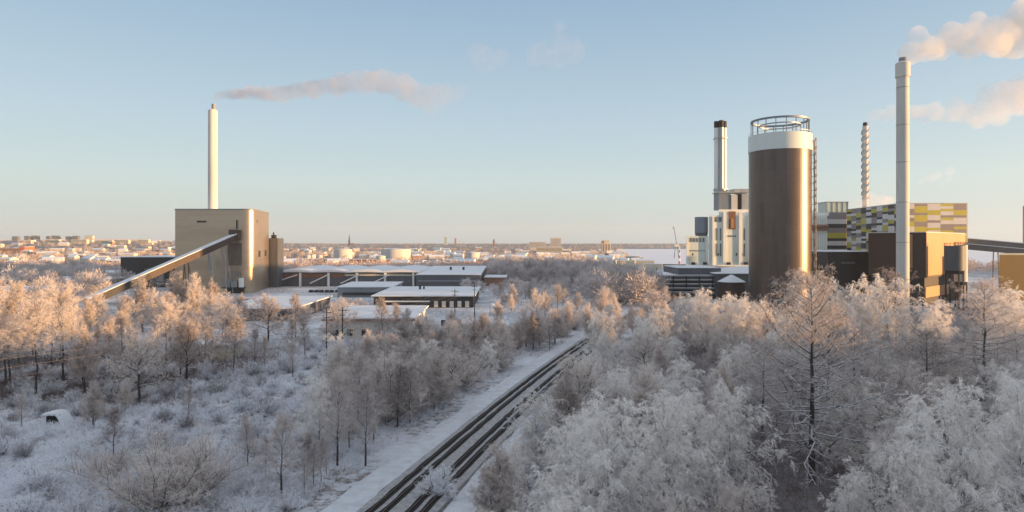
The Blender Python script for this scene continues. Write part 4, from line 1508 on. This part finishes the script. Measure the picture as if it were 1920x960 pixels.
t = thing("flue_bundle", "bundle of steel flues with black tips on the pale green power station", "chimney", (132, 408, 62))
for k, (dx, dy, r) in enumerate(((-2.4, 0.6, 1.55), (0.0, -1.2, 1.45), (2.3, 0.4, 1.65), (0.2, 2.2, 1.5))):
    fl_ = MB().cyl(133 + dx, 408 + dy, r, 62.2, 103.2, 20).build("flue", M['off_white'] if k in (0, 2) else M['steel'], t, (132, 408, 62), smooth=True)
    MB().cyl(133 + dx, 408 + dy, r + 0.06, 103.22, 107.4 + 0.3 * (k % 2), 20).build("flue_tip", M['black'], t, (132, 408, 62), smooth=True)
MB().ring(133.1, 408.3, 4.25, 4.6, 96, 96.5, 24).ring(133.1, 408.3, 4.25, 4.5, 62.9, 64.4, 24).build("collar", M['steel'], t, (132, 408, 62))

# pipe racks and pallets of dark steel left of the power station
t = thing("steel_stockyard", "dark grey tiered steel racks left of the pale green power station", "rack", (100, 345, 0))
for k, (xa, xb, z) in enumerate(((78, 113, 11.8), (77, 112, 9.6), (80, 113, 7.4), (82, 112, 5.2), (84, 113, 3.0))):
    MB().box(xa, xb, 342 - k * 0.3, 362, z, z + 0.7).build("deck", M['grey_sheet'], t, (100, 345, 0))
    MB().box(xa, xb, 342 - k * 0.3, 362, z + 0.71, z + 0.86).build("deck_snow", M['snow'], t, (100, 345, 0))
    MB().box(xa + 2, xb - 1, 343.5, 361, z - 1.5, z - 0.01).build("stack", M['charcoal' if k % 2 else 'slate_sheet'], t, (100, 345, 0))
MB().box(90, 113, 346, 380, 12.8, 16.2).build("upper_gallery", M['slate_sheet'], t, (100, 345, 0))
MB().box(90, 113, 346, 380, 16.22, 16.5).build("deck_snow", M['snow'], t, (100, 345, 0))
for x in (79, 86, 93, 100, 107, 112):
    MB().beam((x, 341.4, 0), (x, 341.4, 12), 0.5).build("post", M['charcoal'], t, (100, 345, 0))
FOOT.append((76, 116, 338, 382))

t = thing("conical_shed", "round brown drum building with a fanned snow roof at the silo's left foot", "shed", (112, 320, 0))
MB().cyl(112.5, 328, 6.5, -1, 10.0, 32).build("wall", M['umber'], t, (112, 320, 0), smooth=True)
MB().cyl(112.5, 328, 7.0, 10.02, 13.6, 32, r2=0.4).build("snow_roof", M['snow'], t, (112, 320, 0), smooth=True)
t = thing("low_annex", "low snow roofed annex between the round drum and the brown silo", "annex", (125, 345, 0))
MB().box(108, 150, 340, 372, -1, 13.4).build("wall", M['slate_sheet'], t, (125, 345, 0))
MB().add([(107, 339, 13.42), (151, 339, 13.42), (151, 373, 14), (107, 373, 14), (107, 339, 13.8), (151, 339, 13.8), (151, 373, 17.2), (107, 373, 14.8)],
         [(3, 2, 1, 0), (4, 5, 6, 7), (0, 1, 5, 4), (1, 2, 6, 5), (2, 3, 7, 6), (3, 0, 4, 7)]).build("snow_roof", M['snow'], t, (125, 345, 0))
FOOT.append((104, 152, 318, 374))

# ------------------------------------------------------------------ patchwork boiler building
prs = random.Random(12)


def patch_wall(origin, du, W_, z0, z1, cw, weights, out, t, loc, name="patchwork_cladding"):
    """Rows of flat panels of mixed width and height standing 6 cm off the wall."""
    m = MB()
    o = Vector(origin)
    d = Vector(du)
    nn = Vector(out)
    nc = max(1, round(W_ / cw))
    cwid = W_ / nc
    for c in range(nc):
        z = z1
        last = -1
        while z > z0 + 0.3:
            hh = prs.choice((1.5, 1.5, 2.3, 3.0, 3.8))
            zb = max(z0, z - hh)
            mi = prs.choices(range(4), weights)[0]
            if mi == last:
                mi = (mi + 1) % 4 if weights[(mi + 1) % 4] else 0
            last = mi
            a = o + d * (c * cwid + 0.04)
            b = o + d * ((c + 1) * cwid - 0.04)
            e = nn * 0.06
            f_ = nn * 0.004
            vs = [(a.x + f_.x, a.y + f_.y, zb + 0.03), (b.x + f_.x, b.y + f_.y, zb + 0.03), (b.x + f_.x, b.y + f_.y, z - 0.03), (a.x + f_.x, a.y + f_.y, z - 0.03),
                  (a.x + e.x, a.y + e.y, zb + 0.03), (b.x + e.x, b.y + e.y, zb + 0.03), (b.x + e.x, b.y + e.y, z - 0.03), (a.x + e.x, a.y + e.y, z - 0.03)]
            m.add(vs, [(4, 5, 6, 7), (0, 1, 5, 4), (1, 2, 6, 5), (2, 3, 7, 6), (3, 0, 4, 7)], mi)
            z = zb
    return m.build(name, [M['c_white'], M['c_mauve'], M['c_yellow'], M['c_black']], t, loc)


L0 = (250, 390, 0)
t = thing("patchwork_power_plant", "power plant clad in a patchwork of yellow, white, mauve and black panels", "power plant", L0)
MB().prism([(231, 380), (270, 380), (270, 453), (237, 453)], -1, 53.2).build("wall", M['c_white'], t, L0)
patch_wall((231.1, 380, 0), (1, 0, 0), 38.8, 15, 53.1, 7.7, (5, 4, 3, 0), (0, -1, 0), t, L0)
dl = Vector((-6, -73, 0)).normalized()
patch_wall((236.95, 452.8, 0), tuple(dl), 72.6, 15, 53.1, 7.2, (3.2, 3, 2.2, 3.4), (dl.y, -dl.x, 0), t, L0)
MB().box(270.05, 270.5, 380, 452, 15, 53.0).build("side_cladding", M['cream'], t, L0)
MB().prism([(230.8, 379.8), (270.6, 379.8), (270.6, 453.2), (236.8, 453.2)], 53.22, 53.6).build("roof_edge", M['steel'], t, L0)
MB().box(256.5, 260.5, 379.2, 379.9, 33.8, 35.8).build("window", M['dark_win'], t, L0)
FOOT.append((225, 275, 378, 460))
L0 = (233, 462, 0)
t = thing("stair_tower", "banded stair tower with a pale glazed top left of the patchwork plant", "tower", L0)
MB().box(226.5, 241.5, 460, 474, -1, 51.5).build("wall", M['c_mauve'], t, L0)
m = MB()
for k, (z0_, z1_, mi) in enumerate(((47, 51.4, 1), (43.5, 46.9, 0), (40.6, 43.4, 3), (37.2, 40.5, 1), (33.2, 37.1, 2), (31.2, 33.1, 3), (28, 31.1, 0), (25.5, 27.9, 3), (20, 25.4, 0))):
    m.box(226.6, 241.4, 459.85, 459.98, z0_, z1_, mi)
m.build("banded_cladding", [M['c_white'], M['c_mauve'], M['c_yellow'], M['c_black']], t, L0)
MB().box(226.5, 241.5, 460, 474, 51.52, 59.0).build("glazed_top", M['glass_pale'], t, L0)
mm_ = MB()
for k in range(5):
    mm_.box(226.4 + k * 3.75 - 0.15, 226.4 + k * 3.75 + 0.15, 459.7, 459.95, 51.5, 59)
mm_.box(226.2, 241.8, 459.6, 474.2, 59.02, 59.5)
mm_.build("top_frame", M['blue_steel'], t, L0)
FOOT.append((220, 245, 455, 478))

# umber block turned a quarter, its right side in the sun
L0 = (194, 300, 0)
t = thing("umber_boiler_block", "dark brown block with its right side painted sunlit orange in front of the patchwork plant", "building", L0)
ca = Vector((194, 300, 0))
dr = Vector((0.75, 0.66, 0)).normalized()
dlft = Vector((-0.66, 0.75, 0)).normalized()
c1, c2, c3 = ca + dr * 64, ca + dr * 64 + dlft * 25, ca + dlft * 25
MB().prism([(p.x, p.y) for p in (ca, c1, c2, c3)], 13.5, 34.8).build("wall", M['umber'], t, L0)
nrt = Vector((0.66, -0.75, 0)).normalized()
def wall_plate(p, d, a, b, z0_, z1_, n, th, mat, name):
    u, w = p + d * a, p + d * b
    q0, q1 = u + n * 0.01, w + n * 0.01
    r0, r1 = u + n * th, w + n * th
    vs = [(v.x, v.y, z) for z in (z0_, z1_) for v in (q0, q1, r1, r0)]
    return MB().add(vs, [(0, 1, 2, 3), (7, 6, 5, 4), (0, 4, 5, 1), (1, 5, 6, 2), (2, 6, 7, 3), (3, 7, 4, 0)]).build(name, M[mat], t, L0)
wall_plate(ca, dr, 0, 64, 14.4, 34.8, nrt, 0.3, 'copper', 'sunlit_cladding')  # orange plate carries the sun's tone on the brown wall
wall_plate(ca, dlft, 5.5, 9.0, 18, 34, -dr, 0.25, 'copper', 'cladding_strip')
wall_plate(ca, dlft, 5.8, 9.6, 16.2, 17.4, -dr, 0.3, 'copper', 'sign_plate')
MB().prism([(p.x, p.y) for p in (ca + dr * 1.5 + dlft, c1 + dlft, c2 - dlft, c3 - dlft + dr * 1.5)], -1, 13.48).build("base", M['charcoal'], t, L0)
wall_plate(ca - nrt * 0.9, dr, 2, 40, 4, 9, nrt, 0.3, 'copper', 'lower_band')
MB().prism([(p.x, p.y) for p in (ca + dr * 0.2, c1, c2, c3)], 34.82, 35.1).build("roof_snow", M['snow'], t, L0)
FOOT.append((150, 262, 296, 400))
L0 = (180, 345, 0)
t = thing("charcoal_block", "low charcoal block left of the dark brown block", "building", L0)
MB().box(163, 190, 330.5, 372, -1, 25.2).build("wall", M['charcoal'], t, L0)
MB().box(162.7, 190.3, 330.2, 372.3, 25.22, 25.6).build("roof_snow", M['snow'], t, L0)
MB().box(170, 177, 330.1, 330.45, 19.0, 20.2).build("vent", M['slate_sheet'], t, L0)
# small silos on legs
for k, (x, y, r, z0_, z1_, mt, lab) in enumerate(((199.8, 289, 4.0, 17.5, 28.6, 'slate_sheet', "dark grey silo on legs beside the wall painted sunlit orange"), (207.6, 296, 2.6, 12, 29.0, 'pale_conc', "slim pale silo right of the dark grey silo on legs"))):
    L0 = (x, y, 0)
    t = thing("leg_silo", lab, "silo", L0, "small silos by the copper wall")
    MB().cyl(x, y, r, z0_, z1_, 32).build("shell", M[mt], t, L0, smooth=True)
    MB().cyl(x, y, r * 0.75, z0_ - 1.6, z0_ - 0.01, 20, r2=r * 0.98).build("hopper", M['charcoal'], t, L0, smooth=True)
    MB().ring(x, y, r - 0.1, r + 0.05, z1_ + 1.1, z1_ + 1.25, 32).build("guard_rail", M['charcoal'], t, L0)
    for q in range(4):
        a = q * math.pi / 2 + 0.5
        MB().beam((x + r * 0.92 * math.cos(a), y + r * 0.92 * math.sin(a), 0), (x + r * 0.92 * math.cos(a), y + r * 0.92 * math.sin(a), z0_), 0.5).build("leg", M['charcoal'], t, L0)
    rm = MB()
    for q in range(14):
        a = q * 2 * math.pi / 14
        rm.beam((x + r * 0.98 * math.cos(a), y + r * 0.98 * math.sin(a), z1_), (x + r * 0.98 * math.cos(a), y + r * 0.98 * math.sin(a), z1_ + 1.2), 0.12)
    rm.build("rail_posts", M['charcoal'], t, L0)
# twin conveyors to the far right, dark tower, ochre building
L0 = (285, 370, 0)
for k, (a, b, lab) in enumerate((((270.6, 388, 31.4), (334, 372, 24.6), "upper grey conveyor bridge right of the patchwork plant"), ((258, 366, 27.8), (326, 349, 20.8), "lower grey conveyor bridge right of the patchwork plant"))):
    t = thing("conveyor_bridge", lab, "conveyor", L0, "conveyor bridges at the right edge")
    MB().beam(a, b, 3.2, 3.0).build("gallery", M['taupe'], t, L0)
    MB().beam((a[0], a[1], a[2] + 1.75), (b[0], b[1], b[2] + 1.75), 3.4, 0.4).build("snow_roof", M['snow'], t, L0)
    for f_ in (0.3, 0.72, 0.96):
        px_, py_, pz_ = [a[i] + (b[i] - a[i]) * f_ for i in range(3)]
        MB().beam((px_ - 1.2, py_, pz_ - 1.6), (px_ - 2.2, py_, 0), 0.4).beam((px_ + 1.2, py_, pz_ - 1.6), (px_ + 2.2, py_, 0), 0.4).build("trestle", M['slate_sheet'], t, L0)
t = thing("transfer_tower", "tall thin grey tower at the right edge of the picture", "tower", (322, 400, 0))
MB().prism([(317.6, 398), (330, 398), (338, 408), (329, 408)], -1, 52.8).build("wall", M['slate_sheet'], t, (322, 400, 0))
MB().prism([(317.4, 397.8), (330.2, 397.8), (338.2, 408.2), (328.8, 408.2)], 52.82, 53.2).build("roof_snow", M['snow'], t, (322, 400, 0))
t = thing("ochre_building", "mustard yellow flat roofed building at the right edge", "building", (245, 318, 0))
MB().prism([(236, 310), (270, 310), (270, 335), (257, 335)], -1, 24.0).build("wall", M['ochre'], t, (245, 318, 0))
MB().prism([(235.7, 309.7), (270.3, 309.7), (270.3, 335.3), (256.7, 335.3)], 24.02, 24.5).build("roof_edge", M['cream'], t, (245, 318, 0))
FOOT.append((230, 335, 305, 410))

# ------------------------------------------------------------------ right chimneys
CX, CY = 146.5, 240.0
t = thing("chimney", "tall slender grey chimney in front of the patchwork plant", "chimney", (CX, CY, 0))
MB().cyl(CX, CY, 2.2, -1, 92.0, 40, r2=2.1).build("shaft", M['pale_conc'], t, (CX, CY, 0), smooth=True)
MB().cyl(CX, CY, 2.45, 92.0, 97.2, 40).cyl(CX, CY, 2.45, 97.2, 97.9, 40, r2=1.5).build("head_collar", M['pale_conc'], t, (CX, CY, 0), smooth=True)
MB().cyl(CX, CY, 1.3, 97.8, 99.3, 24).build("flue_tip", M['grey_sheet'], t, (CX, CY, 0), smooth=True)
rj = MB()
for z in (30, 45, 60, 74, 88):
    rj.ring(CX, CY, 2.12, 2.2, z, z + 0.18, 40)
rj.build("joint_rings", M['grey_sheet'], t, (CX, CY, 0))
CX, CY = 260.5, 472.0
t = thing("chimney", "thin chimney wound with spiral fins behind the patchwork plant", "chimney", (CX, CY, 0))
MB().cyl(CX, CY, 2.0, -1, 116.0, 28, r2=1.9).build("shaft", M['pale_conc'], t, (CX, CY, 0), smooth=True)
MB().cyl(CX, CY, 1.7, 116, 118.6, 24, r2=1.4).build("flue_tip", M['black'], t, (CX, CY, 0), smooth=True)
hm = MB()
for s in range(3):
    ph = s * 2 * math.pi / 3
    zz = 62.0
    while zz < 114:
        z2 = zz + 0.9
        a, b = ph + zz * 0.42, ph + z2 * 0.42
        hm.add([(CX + r * math.cos(q), CY + r * math.sin(q), z + dz) for q, z in ((a, zz), (b, z2)) for r, dz in ((1.85, 0), (2.75, 0), (2.75, 0.2), (1.85, 0.2))],
               [(0, 1, 5, 4), (1, 2, 6, 5), (2, 3, 7, 6), (0, 3, 2, 1), (4, 5, 6, 7)])
        zz = z2
hm.build("spiral_fins", M['pale_conc'], t, (CX, CY, 0))

# ------------------------------------------------------------------ town and harbour in the distance
def far(px, D):
    return (px - 960.0) / FPX * D


def block(name, label, cat, px, D, w, dep, h, wall, roof='snow', gable=0.0, z=None, rz=0.0, group=None, win=False):
    x = far(px, D)
    zg = hz(x, D) if z is None else z
    t = thing(name, label, cat, (x, D, zg), group, rz)
    MB().box(-w / 2, w / 2, -dep / 2, dep / 2, -2, h).build("wall", M[wall], t)
    if gable > 0:
        MB().add([(-w / 2 - 0.4, -dep / 2 - 0.4, h + 0.01), (w / 2 + 0.4, -dep / 2 - 0.4, h + 0.01), (w / 2 + 0.4, dep / 2 + 0.4, h + 0.01), (-w / 2 - 0.4, dep / 2 + 0.4, h + 0.01),
                  (-w / 2 - 0.4, 0, h + gable), (w / 2 + 0.4, 0, h + gable)], [(3, 2, 1, 0), (0, 1, 5, 4), (2, 3, 4, 5), (1, 2, 5), (3, 0, 4)]).build("roof", M[roof], t)
    else:
        MB().box(-w / 2 - 0.3, w / 2 + 0.3, -dep / 2 - 0.3, dep / 2 + 0.3, h + 0.01, h + 0.6).build("roof", M[roof], t)
    if win:
        m = MB()
        for k in range(int(h // 3.2)):
            m.box(-w / 2 + 1, w / 2 - 1, -dep / 2 - 0.08, -dep / 2 - 0.01, 1.2 + k * 3.2, 2.6 + k * 3.2)
        m.build("window_bands", M['slate_sheet'], t)
    FOOT.append((x - w / 2 - 3, x + w / 2 + 3, D - dep / 2 - 50, D + dep / 2 + 3))
    return t


def tank(label, px, D, r, h, mt='pale_conc', dome=1.5):
    x = far(px, D)
    t = thing("storage_tank", label, "storage tank", (x, D, hz(x, D)), "pale tanks in the harbour town")
    MB().cyl(0, 0, r, -1, h, 40).build("shell", M[mt], t, smooth=True)
    MB().cyl(0, 0, r + 0.3, h + 0.01, h + dome, 40, r2=0.5).build("snow_roof", M['snow'], t, smooth=True)
    FOOT.append((x - r - 3, x + r + 3, D - r - 150, D + r + 3))


tank("broad pale tank left of the large one behind the long hall", 643, 1120, 16, 18)
tank("largest pale tank, dark banded, behind the long hall", 742, 1000, 23, 20, 'pale_conc')
tank("small pale tank in front of the largest one", 714, 900, 6.5, 11, 'pale_conc')
tank("lone pale tank left of the orange building", 886, 1000, 11, 15, 'pale_conc')
tank("little round tank at the left among frosted trees", 578, 1100, 4.5, 8, 'pale')
tank("second little round tank among frosted trees", 600, 1100, 4.5, 8, 'pale')
block("orange_building", "bright orange building with a low snowy gable in the middle distance", "building", 924, 800, 22, 14, 8, 'orange', gable=4.5)
block("orange_building", "long dark building with an orange gable end at the far left", "building", 50, 1500, 14, 30, 17, 'orange', z=3)
block("dark_depot", "long dark depot running into the orange gable at far left", "building", 10, 1500, 84, 30, 14, 'brick', z=3)
block("hospital_tower", "tallest block of the beige hospital on the skyline", "building", 1042, 2300, 36, 30, 32, 'pale', z=16, win=True)
block("hospital_wing", "lower left wing of the beige hospital on the skyline", "building", 1008, 2300, 60, 30, 20, 'pale', z=12, win=True)
block("hospital_wing", "pale stepped building below the skyline hospital", "building", 1030, 1500, 60, 30, 13, 'cream', z=6, win=True)
block("town_tower", "slim grey high-rise standing above the town skyline", "tower", 836, 3200, 16, 16, 38, 'glass_pale', z=20)
block("town_tower", "thin dark chimney-like tower right of the grey high-rise", "tower", 854, 2800, 7, 7, 34, 'brick', z=16, rz=0.2)
block("quay_shed", "long low snow roofed shed between the long hall and the tanks", "shed", 570, 900, 100, 22, 7, 'grey_sheet')
block("quay_shed", "second long low shed with a thin brown wall behind the long hall", "shed", 680, 930, 88, 22, 6, 'brick')
block("quay_shed", "snowy roofed shed right behind the storage hall", "shed", 800, 760, 60, 18, 6, 'grey_sheet')
block("quay_shed", "blue grey shed beside the orange building", "shed", 895, 860, 26, 16, 7, 'slate_sheet')
# church with a pointed spire
x = far(655, 3000)
t = thing("church", "church with a thin dark pointed spire on the skyline", "church", (x, 3000, 18))
MB().box(-4, 4, -4, 4, 0, 22).build("tower", M['slate_sheet'], t)
MB().cyl(0, 0, 4.6, 22.01, 55, 8, r2=0.3).build("spire", M['slate_sheet'], t)
MB().box(4.2, 26, -6, 6, 0, 9).build("nave", M['brick'], t)
x = far(926, 2600)
t = thing("church", "small dark turret on the skyline right of centre", "church", (x, 2600, 16))
MB().box(-4, 4, -4, 4, 0, 18).build("tower", M['brick'], t)
MB().cyl(0, 0, 4.4, 18.01, 32, 8, r2=0.2).build("spire", M['slate_sheet'], t)
# grain silo on the quay, ship, crane, beacon
x = far(1136, 1900)
t = thing("grain_silo", "pale grain silo with dark top by the frozen lake", "silo", (x, 1900, 0))
MB().box(-13, 13, -10, 10, 0, 28).build("wall", M['cream'], t)
MB().box(-9, 9, -8, 8, 28.01, 37).build("head_house", M['cream'], t)
MB().box(-12, -6, -9, 9, 28.01, 35).build("roof_unit", M['brick'], t)
for s in (-8, 0, 8):
    MB().box(s - 1.5, s + 1.5, -10.4, -10.01, 2, 26).build("rib", M['rust'], t)
x = far(1138, 1450)
t = thing("moored_ship", "long low dark ship moored by the grain silo", "ship", (x, 1450, 0.2))
MB().prism([(-42, -6), (36, -6), (46, 0), (36, 6), (-42, 6)], 0, 5).build("hull", M['slate_sheet'], t)
MB().box(-38, -24, -5, 5, 5.01, 13).build("deckhouse", M['pale'], t)
MB().box(-20, 30, -4.5, 4.5, 5.01, 6.5).build("hatch_covers", M['snow'], t)
x = far(1268, 1250)
t = thing("harbour_crane", "thin harbour crane with a tall leaning jib by the power station", "crane", (x, 1250, 0))
MB().beam((-4, 0, 0), (-2, 0, 22), 1.2).beam((5, 0, 0), (2, 0, 22), 1.2).build("tower", M['blue_steel'], t)
MB().box(-4, 5, -3, 3, 22, 27).build("cab", M['pale'], t)
MB().beam((1, 0, 26), (-5, 0, 61), 1.1).beam((-5, 0, 61), (-9, 0, 57), 0.8).build("jib", M['blue_steel'], t)
x = far(1274, 900)
t = thing("red_mast", "red and white mast standing by the frozen lake", "mast", (x, 900, 0))
m = MB()
for k in range(6):
    m.cyl(0, 0, 1.3 - k * 0.12, k * 4, k * 4 + 4 - 0.01, 10, mi=k % 2)
m.build("shaft", [M['red'], M['off_white']], t)
x = far(1193, 1150)
t = thing("moored_boat", "small dark boat frozen in near the shore", "boat", (x, 1150, 0.2))
MB().prism([(-12, -3), (9, -3), (14, 0), (9, 3), (-12, 3)], 0, 3).build("hull", M['slate_sheet'], t)
MB().box(-8, 0, -2, 2, 3.01, 6.5).box(2, 2.5, -0.3, 0.3, 3.01, 12).build("deckhouse", M['off_white'], t)

# suburb blocks on the western hill
for k, (px, w) in enumerate(((30, 26), (52, 22), (67, 30), (92, 18), (105, 34), (130, 26), (143, 26), (168, 36))):
    block("apartment_block", "dark roofed apartment block on the western skyline, %s from the left" % ordinal(k), "apartment block", px, 3000 + 20 * (k % 3), w, 16, 19 + (k * 7) % 5, 'taupe' if k < 7 else 'cream', roof='slate_sheet', group="apartment blocks on the western skyline")
for k, (px, w) in enumerate(((49, 44), (100, 48), (150, 56), (196, 64), (229, 52), (270, 40))):
    block("long_apartment_block", "long cream apartment block below the western skyline, %s from the left" % ordinal(k), "apartment block", px, 2250 + 30 * (k % 2), w, 14, 12 + k % 3, 'cream', win=True, group="long cream blocks on the western slope")
# houses of the town
hrs = random.Random(44)
houses = []
tries = 0
while len(houses) < 285 and tries < 6000:
    tries += 1
    px = hrs.uniform(-60, 1240)
    D = 36000 / hrs.uniform(14, 50)
    x = far(px, D)
    if in_poly(np.array([x]), np.array([D]), LAKE)[0] or (px < 250 and D < 800) or any(abs(x - a) < 15 + 0.01 * D and abs(D - b) < 40 for a, b in houses):
        continue
    if any(a - 6 < x < b + 6 and c - 20 < D < d + 15 for a, b, c, d in FOOT):
        continue
    houses.append((x, D))
houses.sort(key=lambda p: p[0] / p[1])
zones = {}
for x, D in houses:
    px = 960 + FPX * x / D
    a = 'behind the conveyor at left' if px < 330 else 'behind the long hall' if px < 780 else 'around the orange building' if px < 1000 else 'on the lake shore'
    b = 'near ' if D < 1050 else 'middle-distance ' if D < 1600 else 'far '
    wl = hrs.choices(('cream', 'pale', 'brick', 'off_white', 'grey_sheet'), (4, 4, 2, 2, 1))[0]
    zones.setdefault((a, b, wl), []).append((x, D))
CN = dict(cream='cream', pale='pale', brick='brick red', off_white='white', grey_sheet='grey')
for (a, b, wl), lst in zones.items():
    for k, (x, D) in enumerate(lst):
        w = hrs.uniform(9, 20) * (1 + D / 3000)
        lab = '%s%s house %s' % (b, CN[wl], a) + (', %s from the left' % ordinal(k) if len(lst) > 1 else '')
        g_ = hrs.choice((0, 2.5, 3.5))
        block("town_house", lab, "house", 960 + FPX * x / D, D, w, hrs.uniform(9, 14), hrs.uniform(5, 8.5), wl, gable=g_, rz=hrs.uniform(-0.5, 0.5), group="houses of the town")

# ------------------------------------------------------------------ smoke
def plume(name, label, path, seed, mat, npu=60, jit=0.55, vox=1.5):
    rs = random.Random(seed)
    m = MB()
    P = [Vector(p[:3]) for p in path]
    Rr = [p[3] for p in path]
    ico = bpy.data.meshes.new("tmp_ball")
    import bmesh
    bm = bmesh.new()
    bmesh.ops.create_icosphere(bm, subdivisions=2, radius=1)
    bv = [v.co.copy() for v in bm.verts]
    bf = [tuple(v.index for v in f.verts) for f in bm.faces]
    bm.free()
    bpy.data.meshes.remove(ico)
    for i in range(npu):
        u = (i + rs.random()) / npu * (len(P) - 1)
        a = min(int(u), len(P) - 2)
        fr = u - a
        c = P[a].lerp(P[a + 1], fr)
        r = Rr[a] + (Rr[a + 1] - Rr[a]) * fr
        c = c + Vector((rs.gauss(0, 1), rs.gauss(0, 1), rs.gauss(0, 0.8))) * r * jit
        rr = r * rs.uniform(0.45, 0.95)
        m.add([c + v * rr for v in bv], bf)
    loc = tuple(P[0])
    o = m.build(name, mat, None, loc)
    md = o.modifiers.new("remesh", 'REMESH')
    md.mode = 'VOXEL'
    md.voxel_size = vox
    dg = bpy.context.evaluated_depsgraph_get()
    me = bpy.data.meshes.new_from_object(o.evaluated_get(dg))
    o.modifiers.clear()
    o.data = me
    me.materials.clear()
    me.materials.append(mat)
    tag(o, label, "smoke")
    return o


def sp(px, py, D, r):
    return (far(px, D), D, CAM_H - (py - HOR) / FPX * D, r)


plume("smoke_plume", "grey pink smoke drifting right from the left chimney",
      [sp(399, 188, 400, 1.2), sp(412, 178, 400, 2.8), sp(480, 176, 402, 4.2), sp(560, 170, 404, 5), sp(640, 160, 406, 6.5), sp(745, 150, 408, 7), sp(795, 188, 408, 7.5), sp(870, 165, 410, 5)],
      3, mat_smoke("smoke_left", 0.15, (0.74, 0.73, 0.78), 0.11, (8, 150, 0.12), lo=0.25, hi=0.62), 230, 0.42)
plume("smoke_wisp", "faint pink smoke wisp high above the middle of the town", [sp(890, 115, 412, 6), sp(925, 110, 412, 8)], 5, mat_smoke("smoke_wisp_a", 0.008, (0.86,0.84,0.88), scale=0.10, lo=0.38), 24, 0.6, 2.5)
plume("smoke_wisp", "faintest wisp of smoke highest in the middle of the sky", [sp(995, 105, 415, 6), sp(1080, 85, 415, 10)], 6, mat_smoke("smoke_wisp_b", 0.007, (0.86,0.84,0.88), scale=0.10, lo=0.38), 34, 0.6, 2.5)
plume("smoke_plume", "thick cream smoke streaming from the tall grey chimney at right",
      [sp(1692, 106, 240, 1.2), sp(1706, 96, 240, 3), sp(1745, 88, 240, 4.4), sp(1830, 70, 241, 5.2), sp(1900, 62, 242, 6.5), sp(2000, 40, 243, 8), sp(2150, 20, 244, 10)],
      8, mat_smoke("smoke_right", 0.12, (0.98, 0.95, 0.92), 0.22, lo=0.30, hi=0.62), 190, 0.5, 0.9)
plume("smoke_plume", "lower pink smoke trailing from the spiral finned chimney",
      [sp(1623, 226, 472, 1.4), sp(1640, 218, 472, 4), sp(1720, 212, 472, 6), sp(1800, 212, 472, 7), sp(1850, 210, 472, 8), sp(1890, 175, 472, 11), sp(1990, 165, 474, 13), sp(2150, 150, 476, 15)],
      9, mat_smoke("smoke_far_right", 0.036, (0.97, 0.92, 0.89), 0.09, lo=0.22, hi=0.62), 230, 0.45)
plume("steam_puff", "low cream steam puff on the roof behind the patchwork plant", [sp(1595, 388, 462, 3), sp(1640, 378, 462, 5), sp(1665, 380, 462, 4)], 10, mat_smoke("steam", 0.04, scale=0.12, lo=0.25), 26, 0.6)
plume("smoke_wisp", "small faint wisp right of the tall grey chimney", [sp(1735, 335, 500, 4), sp(1775, 330, 500, 5)], 11, mat_smoke("smoke_wisp_c", 0.02, scale=0.1), 12, 0.6)

far_woods()

# thin cloud banks far behind the western skyline
def bank(label, px0, px1, py, D, th, dens):
    xa, xb = far(px0, D), far(px1, D)
    z = CAM_H + (HOR - py) / FPX * D
    rs_ = random.Random(int(px0))
    n, m_ = 40, 10
    mb = MB()
    vs, fs = [], []
    for i_ in range(n + 1):
        u = i_ / n
        r = th * (math.sin(math.pi * u) ** 0.6 + 0.02) * (0.75 + 0.25 * math.sin(u * 23 + px0))
        for k in range(m_):
            a = 2 * math.pi * k / m_
            vs.append((xa + (xb - xa) * u, D + 3.0 * r * math.sin(a), z + r * 0.55 * math.cos(a) + th * 0.5 * math.sin(u * 7)))
    for i_ in range(n):
        for k in range(m_):
            fs.append((i_ * m_ + k, i_ * m_ + (k + 1) % m_, (i_ + 1) * m_ + (k + 1) % m_, (i_ + 1) * m_ + k))
    fs += [tuple(range(m_))[::-1], tuple(range(n * m_, n * m_ + m_))]
    mb.add(vs, fs)
    o = mb.build("cloud_bank", mat_smoke("cloud_vapour", dens, (0.62, 0.68, 0.78), 0.0016, lo=0.3, hi=0.7, aniso=0.0), None, (xa, D, z))
    return tag(o, label, "cloud")


bank("long thin grey cloud streak low over the western suburbs", -260, 395, 387, 10500, 85, 0.0011)
bank("short faint cloud streak above the long one at left", 110, 270, 330, 10500, 60, 0.0006)
bank("faint cloud streak just right of the beige boiler house", 400, 520, 383, 10500, 55, 0.0009)

# ------------------------------------------------------------------ winter air
HAZE_DENSITY = 7.0e-5
hb = MB().box(-7500, 7500, -7500, 7500, -4.0, 200.0)
hm_ = bpy.data.materials.new("haze")
hm_.use_nodes = True
hm_.node_tree.nodes.clear()
ho = hm_.node_tree.nodes.new("ShaderNodeOutputMaterial")
hv = hm_.node_tree.nodes.new("ShaderNodeVolumePrincipled")
hv.inputs["Color"].default_value = (0.75, 0.87, 0.97, 1)
hv.inputs["Density"].default_value = HAZE_DENSITY
hv.inputs["Anisotropy"].default_value = 0.1
hm_.node_tree.links.new(hv.outputs[0], ho.inputs["Volume"])
o = hb.build("haze", hm_)
o['kind'] = 'stuff'
o['label'] = 'thin winter haze over the town and the plain'
